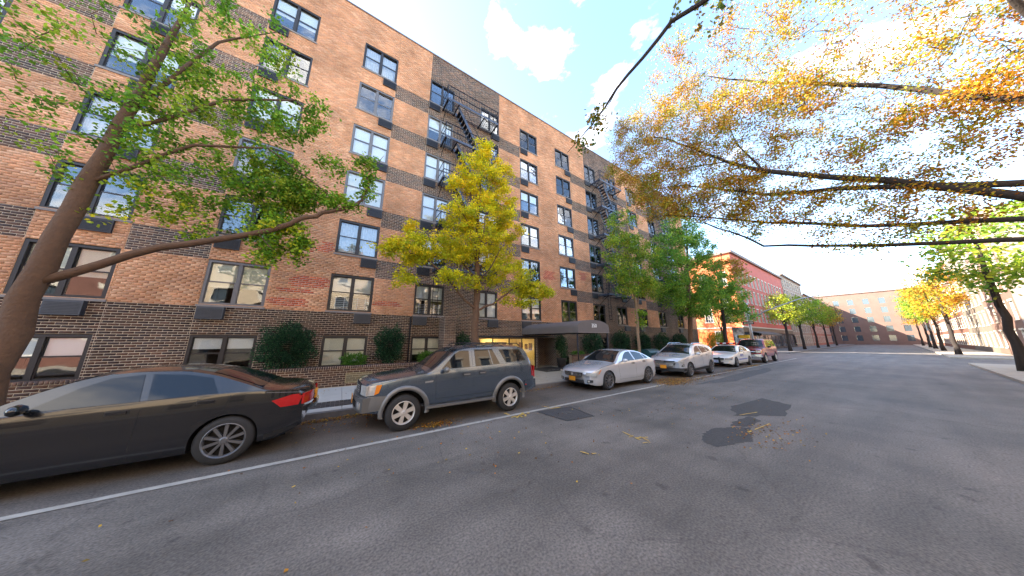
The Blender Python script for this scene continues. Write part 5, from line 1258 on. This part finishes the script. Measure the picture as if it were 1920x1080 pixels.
# 4. police sedan
c = sedan('police_car', 'white police sedan with blue stripe and red roof light bar', 21.75, 6.28, K['paint_white'], None, L=5.0, W=1.92, axles=(1.0,3.80), R=.335)
c.poly('side_window', [(2.0,.995),(2.92,1.02),(2.85,1.375),(2.55,1.345),(2.32,1.24)], .006, gl); c.poly('side_window', [(3.0,1.025),(3.8,1.055),(3.6,1.30),(3.35,1.345),(2.94,1.375)], .006, gl)
c.topp('windscreen', 1.56, 2.36, .90, gl, f1=.84); c.topp('rear_window', 3.6, 4.25, .80, gl)
c.front('grille', [(-.48,.50),(.48,.50),(.50,.62),(-.50,.62)], K['black_trim'], .012); c.front('headlight', [(.56,.50),(.90,.50),(.92,.62),(.56,.62)], K['lamp_clear'], .008, mirror=True)
c.poly('headlight', [(.01,.50),(.24,.54),(.36,.66),(.06,.62)], .006, K['lamp_clear']); c.poly('turn_signal', [(.26,.56),(.40,.60),(.44,.68),(.36,.67)], .008, K['lamp_amber'])
for y in (-.28, .28): MB().box(-.13, -.02, y-.04, y+.04, .30, .66).build('push_bar', K['black_trim'], c.root)
c.front('lower_intake', [(-.45,.27),(.45,.27),(.45,.35),(-.45,.35)], K['black_trim'], .012)
o = c.plate(.0, .40, .46, .17, K['plate_white'], off=.03); MB().box(-.05, -.044, -.15, .15, .375, .425).build('plate_band', K['blue'], o)
c.side('blue_stripe', [(1.55,.46),(3.3,.46),(3.3,.53),(1.55,.53)], .004, K['blue'], (8,2)); c.side('blue_stripe', [(4.3,.52),(4.85,.56),(4.85,.62),(4.3,.58)], .004, K['blue'], (4,2))
p = c.D(2.2, c.ys(2.2,.74)+.006, .74); text('door_lettering', 'NYPD', .26, c.root, (2.25, p[1]-.004, .74), (math.pi/2,0,0), K['blue'], .002)
c.seam([(1.74,.36),(1.66,.92)]); c.seam([(2.95,.30),(2.97,1.0)])
lb = MB().box(2.62, 2.90, -.62, .62, 1.49, 1.53).build('light_bar', K['black_trim'], c.root)
for i in range(6): MB().box(2.64, 2.88, -.60+i*.205, -.41+i*.205, 1.53, 1.62).build('lens', [K['lamp_red'], K['plate_white']][i % 2], lb)
c.wheels(K['alloy_dark'], .22, .22, 8, .1); c.mirror(2.02, 1.0, c.paint, 1.0); c.handle(2.70, .90); c.handle(3.55, .93)
# 5. red pick-up like truck with chrome bumper
c = Car('red_truck', 'crimson sport utility truck with chrome bumper, farthest car in the parked row', 27.75, 6.05, 5.2, 2.0,
    top=[(0,1.06),(.05,1.10),(.3,1.14),(1.2,1.22),(1.35,1.27),(1.85,1.72),(2.1,1.86),(2.5,1.90),(4.4,1.90),(4.8,1.86),(5.0,1.5),(5.2,1.0)],
    belt=[(0,1.04),(.5,1.08),(1.4,1.18),(5.2,1.22)], plan=[(0,.90),(.2,.95),(1.0,.98),(4.6,.98),(5.2,.90)], sill=[(0,.50),(5.2,.48)], axles=(.95,4.0), R=.38, arch=.45, paintm=K['paint_red'], tumble=.30, bow=.07, tbow=.04, drop=.06)
c.poly('side_window', [(1.75,1.24),(2.6,1.25),(2.6,1.74),(2.35,1.74),(2.1,1.60)], .006, gl); c.poly('side_window', [(2.7,1.25),(3.6,1.26),(3.6,1.74),(2.7,1.74)], .006, gl); c.poly('quarter_window', [(3.75,1.26),(4.7,1.27),(4.6,1.72),(3.75,1.74)], .006, gl)
c.topp('windscreen', 1.32, 2.0, .90, gl, f1=.86); c.topp('roof_panel', 2.15, 4.7, .80, K['paint_white'], .006)
c.front('grille', [(-.60,.78),(.60,.78),(.60,.98),(-.60,.98)], K['black_trim'], .012); c.front('grille_bar', [(-.60,.86),(.60,.86),(.60,.90),(-.60,.90)], K['chrome'], .02)
c.front('headlight', [(.62,.80),(.90,.80),(.90,.98),(.62,.98)], K['lamp_clear'], .012, mirror=True); c.poly('turn_signal', [(.01,.80),(.14,.80),(.14,.98),(.01,.98)], .006, K['lamp_amber'])
c.front('front_bumper', [(-.94,.46),(.94,.46),(.94,.70),(-.94,.70)], K['chrome'], .10, thick=.2); c.plate(0, .58, .31, .15, K['plate_white'], off=.12)
c.wheels(K['alloy'], .25, .23, 6, .14); c.mirror(1.8, 1.2, K['black_trim'], 1.2)
# 0. black sedan at the left edge
c = sedan('black_sedan', 'glossy black sedan cut by the left edge with red tail light', -5.16, 6.05, K['paint_black'], None, rz=0)
c.poly('side_window', [(1.96,.995),(2.86,1.02),(2.78,1.375),(2.50,1.345),(2.28,1.24)], .006, gl); c.poly('side_window', [(2.93,1.025),(3.62,1.055),(3.50,1.28),(3.22,1.345),(2.86,1.375)], .006, gl)
c.topp('windscreen', 1.50, 2.30, .90, gl, f1=.84); c.topp('rear_window', 3.46, 4.12, .84, gl, f1=.88)
c.poly('tail_light', [(4.30,.86),(4.46,.74),(4.76,.74),(4.82,.92),(4.62,.925)], .008, K['lamp_red']); c.front('tail_light', [(.42,.74),(.78,.74),(.78,.92),(.42,.93)], K['lamp_red'], .010, tail=True, mirror=True)
c.seam([(3.42,.62),(3.72,.80),(3.78,1.03)]); c.seam([(4.22,.62),(4.8,.66)], .006); c.seam([(4.2,1.0),(4.78,.95)], .01, m=K['chrome'], name='boot_seam')
c.side('lower_valance', [(4.26,.26),(4.76,.36),(4.78,.42),(4.26,.34)], .006, K['black_trim'], (4,2)); c.front('bumper_step', [(-.70,.60),(.70,.60),(.72,.68),(-.72,.68)], K['paint_black'], .05, tail=True)
c.front('licence_plate', [(-.16,.72),(.16,.72),(.16,.87),(-.16,.87)], K['plate_orange'], .014, tail=True); c.seam([(1.74,.36),(1.66,.92)]); c.seam([(2.88,.30),(2.90,1.0)])
c.wheels(K['alloy_dark'], .225, .25, 10, .07); c.mirror(1.98, 1.0, c.paint, 1.1); c.handle(2.62, .90); c.handle(3.44, .94)

# ------------------------------------------------------------------ street furniture
rb = tag(empty('relay_box', (15.6,8.75,BW)), 'teal metal mail relay box with rounded top behind the silver sedan', 'mail box')
b = MB(); pr = [(-.36,.12),(.36,.12),(.36,.92)]+[(.36*math.cos(t), .92+.24*math.sin(t)) for t in np.linspace(.15, math.pi-.15, 9)]+[(-.36,.92)]
b.prism(pr, 'x', 0, 1.25); b.build('box_body', K['teal'], rb)
for x in (.08, 1.17):
    for y in (-.28, .28): MB().box(x-.03, x+.03, y-.03, y+.03, 0, .12).build('leg', K['teal'], rb)
MB().box(.25, 1.0, -.372, -.362, .25, .85).build('door', K['teal'], rb)
sp = tag(empty('signal_pole', (37.0,8.62,BW)), 'grey traffic signal pole with long arm at the corner', 'signal pole')
MB().tube([(0,0,0),(0,0,5.5)], [.13,.10], 12).build('pole', K['pole'], sp, True); MB().lathe([(.20,0),(.20,.35),(.14,.5)], (0,0,0), 'z', 12).build('pole_base', K['pole'], sp)
MB().tube([(0,0,3.75),(0,-1.4,4.65),(0,-4.0,5.6),(0,-6.0,5.9)], [.06,.055,.045,.04], 8).build('arm', K['pole'], sp, True)
MB().lathe([(0,.30),(.18,.22),(.20,.10),(0,.06)], (0,0,5.4), 'z', 12).build('pole_cap', K['pole'], sp)
for (loc, tl) in (((-.2,.45,2.0), 'yellow traffic signal on the grey pole seen above the red truck'),):
    tsg = tag(empty('traffic_signal', (37.0+loc[0]-.6, 8.62+loc[1], BW+loc[2])), tl, 'traffic light')
    MB().box(-.16, .16, -.42, .42, -.16, .20).build('housing', K['signal'], tsg); MB().box(-.12, .12, .42, .55, -.12, .16).build('hood', K['iron'], tsg)
ow = tag(empty('one_way_sign', (36.85,8.66,BW)), 'black one way arrow sign mounted on the signal pole', 'sign')
MB().box(-.02, .0, -.42, .48, 3.34, 3.62).build('board', K['black_wall'], ow)
MB().prism([(.42,3.48),(.28,3.58),(.28,3.535),(-.36,3.535),(-.36,3.425),(.28,3.425),(.28,3.38)], 'x', -.026, -.021).build('arrow', K['white'], ow)
text('lettering', 'ONE WAY', .10, ow, (-.028, -.04, 3.478), (math.pi/2,0,-math.pi/2), K['black_wall'], .001)

# ------------------------------------------------------------------ red corner building across the avenue
RX, RY, RH = 52.0, 13.0, 16.4
red = tag(empty('red_corner_building', (RX,RY,0)), 'red painted corner building with white trimmed windows across the avenue', 'building')
RC = np.array((.52,.085,.045))
def wall_holes(parent, name, plane, u0, u1, z0, z1, hol, col, m, n_=0.0):
    us = sorted({u0, u1} | {e for h in hol for e in h[:2]}); zs_ = sorted({z0, z1} | {e for h in hol for e in h[2:]}); V = []; F = []; C = []
    for ua, ub in zip(us, us[1:]):
        for za, zb in zip(zs_, zs_[1:]):
            um, zm = (ua+ub)/2, (za+zb)/2
            if any(h[0] < um < h[1] and h[2] < zm < h[3] for h in hol): continue
            k = len(V); P = [(ua,za),(ub,za),(ub,zb),(ua,zb)]
            V += [((p[0], n_, p[1]) if plane == 'y' else (n_, p[0], p[1])) for p in P]; F.append((k,k+1,k+2,k+3)); cc = col(um, zm); C += [(*cc,1)]*4
    return np_mesh(name, V, F, m, C, parent)
def sash(parent, plane, u, z, w, h, n_=0., trim='trim', bars=(2,3)):
    f = MB()
    def bx(a, b_, c_, d, y0, y1):
        if plane == 'y': f.box(a, b_, n_+y0, n_+y1, c_, d)
        else: f.box(n_+y0, n_+y1, a, b_, c_, d)
    bx(u-.10, u+w+.10, z+h, z+h+.22, -.07, .05); bx(u-.10, u+w+.10, z-.12, z, -.09, .05)
    bx(u, u+.09, z, z+h, -.02, .12); bx(u+w-.09, u+w, z, z+h, -.02, .12); bx(u+.09, u+w-.09, z+h/2-.04, z+h/2+.04, .03, .12)
    for i in range(1, bars[0]+1):
        t = u+.09+(w-.18)*i/(bars[0]+1); bx(t-.02, t+.02, z, z+h/2-.04, .05, .09); bx(t-.02, t+.02, z+h/2+.04, z+h, .05, .09)
    for i in range(1, bars[1]+1):
        t = z+h*i/(bars[1]+1)
        if abs(t-(z+h/2)) > .06: bx(u+.09, u+w-.09, t-.02, t+.02, .05, .09)
    wi = f.build('window', K[trim], parent); g = MB()
    if plane == 'y': g.box(u+.05, u+w-.05, n_+.10, n_+.11, z, z+h)
    else: g.box(n_+.10, n_+.11, u+.05, u+w-.05, z, z+h)
    g.build('pane', K['pane_far'], wi); return wi
K['pane_far'] = mat('dark_reflective_pane', (.06,.08,.10), .06, 0, .2, 2, spec=.9)
hs = [(x, x+1.0, z, z+2.1) for x in np.arange(2.2, 32, 2.35) for z in (4.9, 8.0, 11.1, 13.6) if not z == 13.6]
wall_holes(red, 'wall', 'y', 0, 34, 3.9, RH, hs, lambda u, z: RC*(.85 if z > 4.6 else 1.0)+np.array((.06,.05,.05)), K['redwall'])
for h in hs: sash(red, 'y', h[0], h[2], h[1]-h[0], h[3]-h[2], bars=(1,1) if h[0] > 12 else (1,2))
hl = [(a, a+1.15, z, z+2.2) for a in (.95, 3.6, 6.3, 9.0) for z in (4.7, 7.6, 10.6, 13.2) if z != 13.2]+[(2.2,3.7,.35,3.05)]
wall_holes(red, 'wall', 'x', 0, 14, 0, RH, hl, lambda u, z: (np.array((.66,.12,.03)) if z < 3.7 else np.array((.60,.17,.07))), K['redwall'])
for h in hl[:-1]: sash(red, 'x', h[0], h[2], h[1]-h[0], h[3]-h[2])
sash(red, 'x', 2.2, .35, 1.5, 2.7, bars=(3,5))
MB().box(-.12, 0, 1.3, 14, 3.62, 3.80).box(-.10, 34.1, -.10, .0, 3.75, 3.95).build('belt_course', K['trim'], red)
MB().box(-.08, 34.0, -.08, 0, 10.3, 10.55).box(-.08, 0, 0, 14, 7.1, 7.25).build('string_course', mat('red_band', (.50,.14,.10), .8), red)
MB().box(-.35, 34.3, -.35, .0, RH-.45, RH).box(-.35, 0, 0, 14, RH-.45, RH).build('cornice', K['redtrim'] if 'redtrim' in K else K['coping'], red)
MB().box(0, 34, .02, 14, RH-.4, RH-.3).build('roof', K['roofing'], red)
MB().box(.05, 34, 14, 14.1, 0, RH).box(33.9, 34, .02, 14, 0, RH).build('rear_wall', K['redwall2'] if 'redwall2' in K else K['stone_wall'], red)
# shop front wrapping the corner
MB().box(-.06, .0, -.05, 1.35, .0, 3.72).box(0, 34, -.05, .0, 3.0, 3.74).build('shop_fascia', K['black_wall'], red)
for x in np.arange(0, 33.9, 2.6):
    MB().box(x, x+.22, -.04, .04, 0, 3.0).build('shop_pier', K['black_wall'], red); MB().box(x+.22, x+2.6, 0, .03, .5, 2.9).build('shop_pane', K['pane_far'], red); MB().box(x+.22, x+2.6, -.02, .05, 0, .5).build('shop_stallriser', K['black_wall'], red)
for x in (3.2, 5.8): MB().box(x+.4, x+1.3, -.03, -.01, 1.2, 2.5).build('shop_poster', K['plate_white'], red)
MB().box(-.16, -.06, -.0, 1.1, .6, 2.6).build('shop_pane', K['pane_far'], red)
b = MB(); b.quad((3,-.05,3.2),(16,-.05,3.2),(16,-1.4,2.75),(3,-1.4,2.75)); b.quad((3,-1.4,2.75),(16,-1.4,2.75),(16,-1.4,2.5),(3,-1.4,2.5)); b.build('awning', K['canvas'], red)
MB().box(18, 31, 2, 12, RH, RH+2.6).build('penthouse', K['stone_wall'], red)

# ------------------------------------------------------------------ houses of the other pavement and farther on
def row_house(x0, x1, y, h, col, label, side=1, floors=5, d=11, lite=False):
    """side=1: front faces +Y (near pavement), side=-1: front faces -Y (far pavement, beyond the avenue)"""
    r = tag(empty('row_house', (x0,y,0)), label, 'building', 'houses across the street')
    L = x1-x0; fh = (h-1.2)/floors; n = max(2, int(L/2.6)); pitch = L/n; hs = []
    for i in range(n):
        for k in range(floors): hs.append((i*pitch+pitch/2-.55, i*pitch+pitch/2+.55, .9+k*fh, .9+k*fh+min(1.9, fh-1.0)))
    wall_holes(r, 'wall', 'y', 0, L, 0, h, hs, lambda u, z: np.array(col), K['redwall'])
    s = -1 if side > 0 else 1
    for a, b_, z0, z1 in hs:
        f = MB(); y0, y1 = sorted((0, s*.12)); f.box(a, a+.07, y0, y1, z0, z1).box(b_-.07, b_, y0, y1, z0, z1).box(a+.07, b_-.07, y0, y1, (z0+z1)/2-.03, (z0+z1)/2+.03); ys_ = sorted((-s*.07, s*.05)); f.box(a-.08, b_+.08, ys_[0], ys_[1], z1, z1+.16).box(a-.08, b_+.08, ys_[0], ys_[1], z0-.1, z0)
        w = f.build('window', K['trim'], r); q = sorted((s*.09, s*.10)); MB().box(a+.03, b_-.03, q[0], q[1], z0, z1).build('pane', K['pane_far'], w)
    c0, c1 = sorted((-s*.35, s*.02)); MB().box(-.0, L, c0, c1, h-.4, h).build('cornice', K['coping'], r)
    q = sorted((s*.02, s*d)); 
    b = MB(); b.quad((0,0,0),(0,s*d,0),(0,s*d,h-.4),(0,0,h-.4)); b.quad((L,0,0),(L,s*d,0),(L,s*d,h-.4),(L,0,h-.4)); b.quad((0,s*d,0),(L,s*d,0),(L,s*d,h-.4),(0,s*d,h-.4)); b.build('party_wall', K['stone_wall'], r)
    MB().box(0, L, q[0], q[1], h-.5, h-.41).build('roof', K['roofing'], r)
    return r
SP = [(-22,-11,10.5,(.17,.075,.055),3,'red brick row house opposite, farthest left and out of the photo'),(-11,1,11.8,(.50,.40,.28),3,'tan row house paled to bounce light, behind the photographer'),(1,12,10.6,(.50,.38,.27),3,'row house paled to bounce light, opposite the canopy'),  # most opposite houses before the avenue have walls paled to bounce sun onto facade
      (12,23,12,(.46,.36,.26),3,'row house paled to bounce light, opposite the silver crossover'),(23,AV0-1.5,11,(.46,.30,.21),3,'row house paled to bounce light, at the near corner of the avenue'),
      (AV1+2.2,66,15,(.17,.10,.075),5,'brownstone on the near side just past the avenue'),(66,84,17,(.17,.135,.105),6,'tall tan house on the near side past the avenue'),(84,149,15,(.18,.08,.055),5,'long red brick row far down the near side')]
for a, b_, h, col, fl, lab in SP: row_house(a, b_, -6.7, h, col, lab, 1, fl)
row_house(86.5, 110, RY, 17.5, (.34,.24,.18), 'tan house beyond the red corner building', -1, 6); row_house(110.5, 149, RY, 15, (.36,.15,.10), 'red brick row at the far end of the street', -1, 5)
def far_tree(x, y, s, label, seed, pal):
    return tree('far_tree', label, 'trees down the street past the avenue', (x,y,BW), [((x,y,BW),.18),((x,y,3),.15),((x+.2,y,6),.1),((x,y,8*s),.04)], [([(x,y,3.5),(x-1.5,y+.3,5.5)],.06,.02), ([(x,y,3.8),(x+1.6,y-.3,5.6)],.06,.02)],
        [((x,y,6.5*s),(3.0*s,2.4,2.6*s),110)], .22, 30, (.45,.45,.35), pal, seed, 'bark_dark', .014)
far_tree(57, 9.2, 1.0, 'yellow green tree in front of the red corner building shopfront', 101, [(.42,.42,.03),(.30,.36,.03),(.24,.33,.03)])
far_tree(68, 9.2, 1.1, 'green tree farther along past the red corner building', 102, MIX); far_tree(82, 9.2, 1.2, 'tall green tree far down the left pavement', 103, MIX)
far_tree(58, -3.6, 1.2, 'russet tree on the right pavement just past the avenue', 104, BRN_L); far_tree(74, -3.6, 1.2, 'russet tree farther down the right pavement', 105, BRN_L); far_tree(100, -3.6, 1.4, 'farthest tree on the right pavement', 106, MIX)
far_tree(31, -3.6, 1.1, 'green tree on the near pavement before the avenue', 107, MIX); far_tree(44, 24.0, 1.3, 'golden tree up the avenue between apartment house and red building', 108, [(.62,.42,.04),(.50,.36,.03),(.34,.36,.03)])
far = tag(empty('distant_building', (150,-40,0)), 'dark brick building closing the far end of the street', 'building')
hs = [(u, u+1.3, z, z+1.9) for u in np.arange(1.5, 96, 3.2) for z in np.arange(1.2, 15, 3.1)]
wall_holes(far, 'wall', 'x', 0, 98, 0, 18, hs, lambda u, z: np.array((.16,.10,.08)), K['redwall'])
g = MB()
for h in hs: g.box(.10, .12, h[0], h[1], h[2], h[3])
tag(g.build('pane', K['pane_far'], far), kind='stuff'); MB().box(.2, 12, 0, 98, 17.4, 17.6).build('roof', K['roofing'], far); MB().box(-.3, .02, 0, 98, 17.6, 18).build('cornice', K['coping'], far)
for i, (x, y, lab) in enumerate(((96,9.2,'green tree on the left pavement near the street end'),(112,9.2,'last tree on the left pavement before the closing building'),(88,-3.6,'russet tree on the right pavement, fourth past the avenue'),(125,-3.6,'last tree on the right pavement before the closing building'))):
    far_tree(x, y, 1.3, lab, 120+i, [MIX, BRN_L][i % 2])
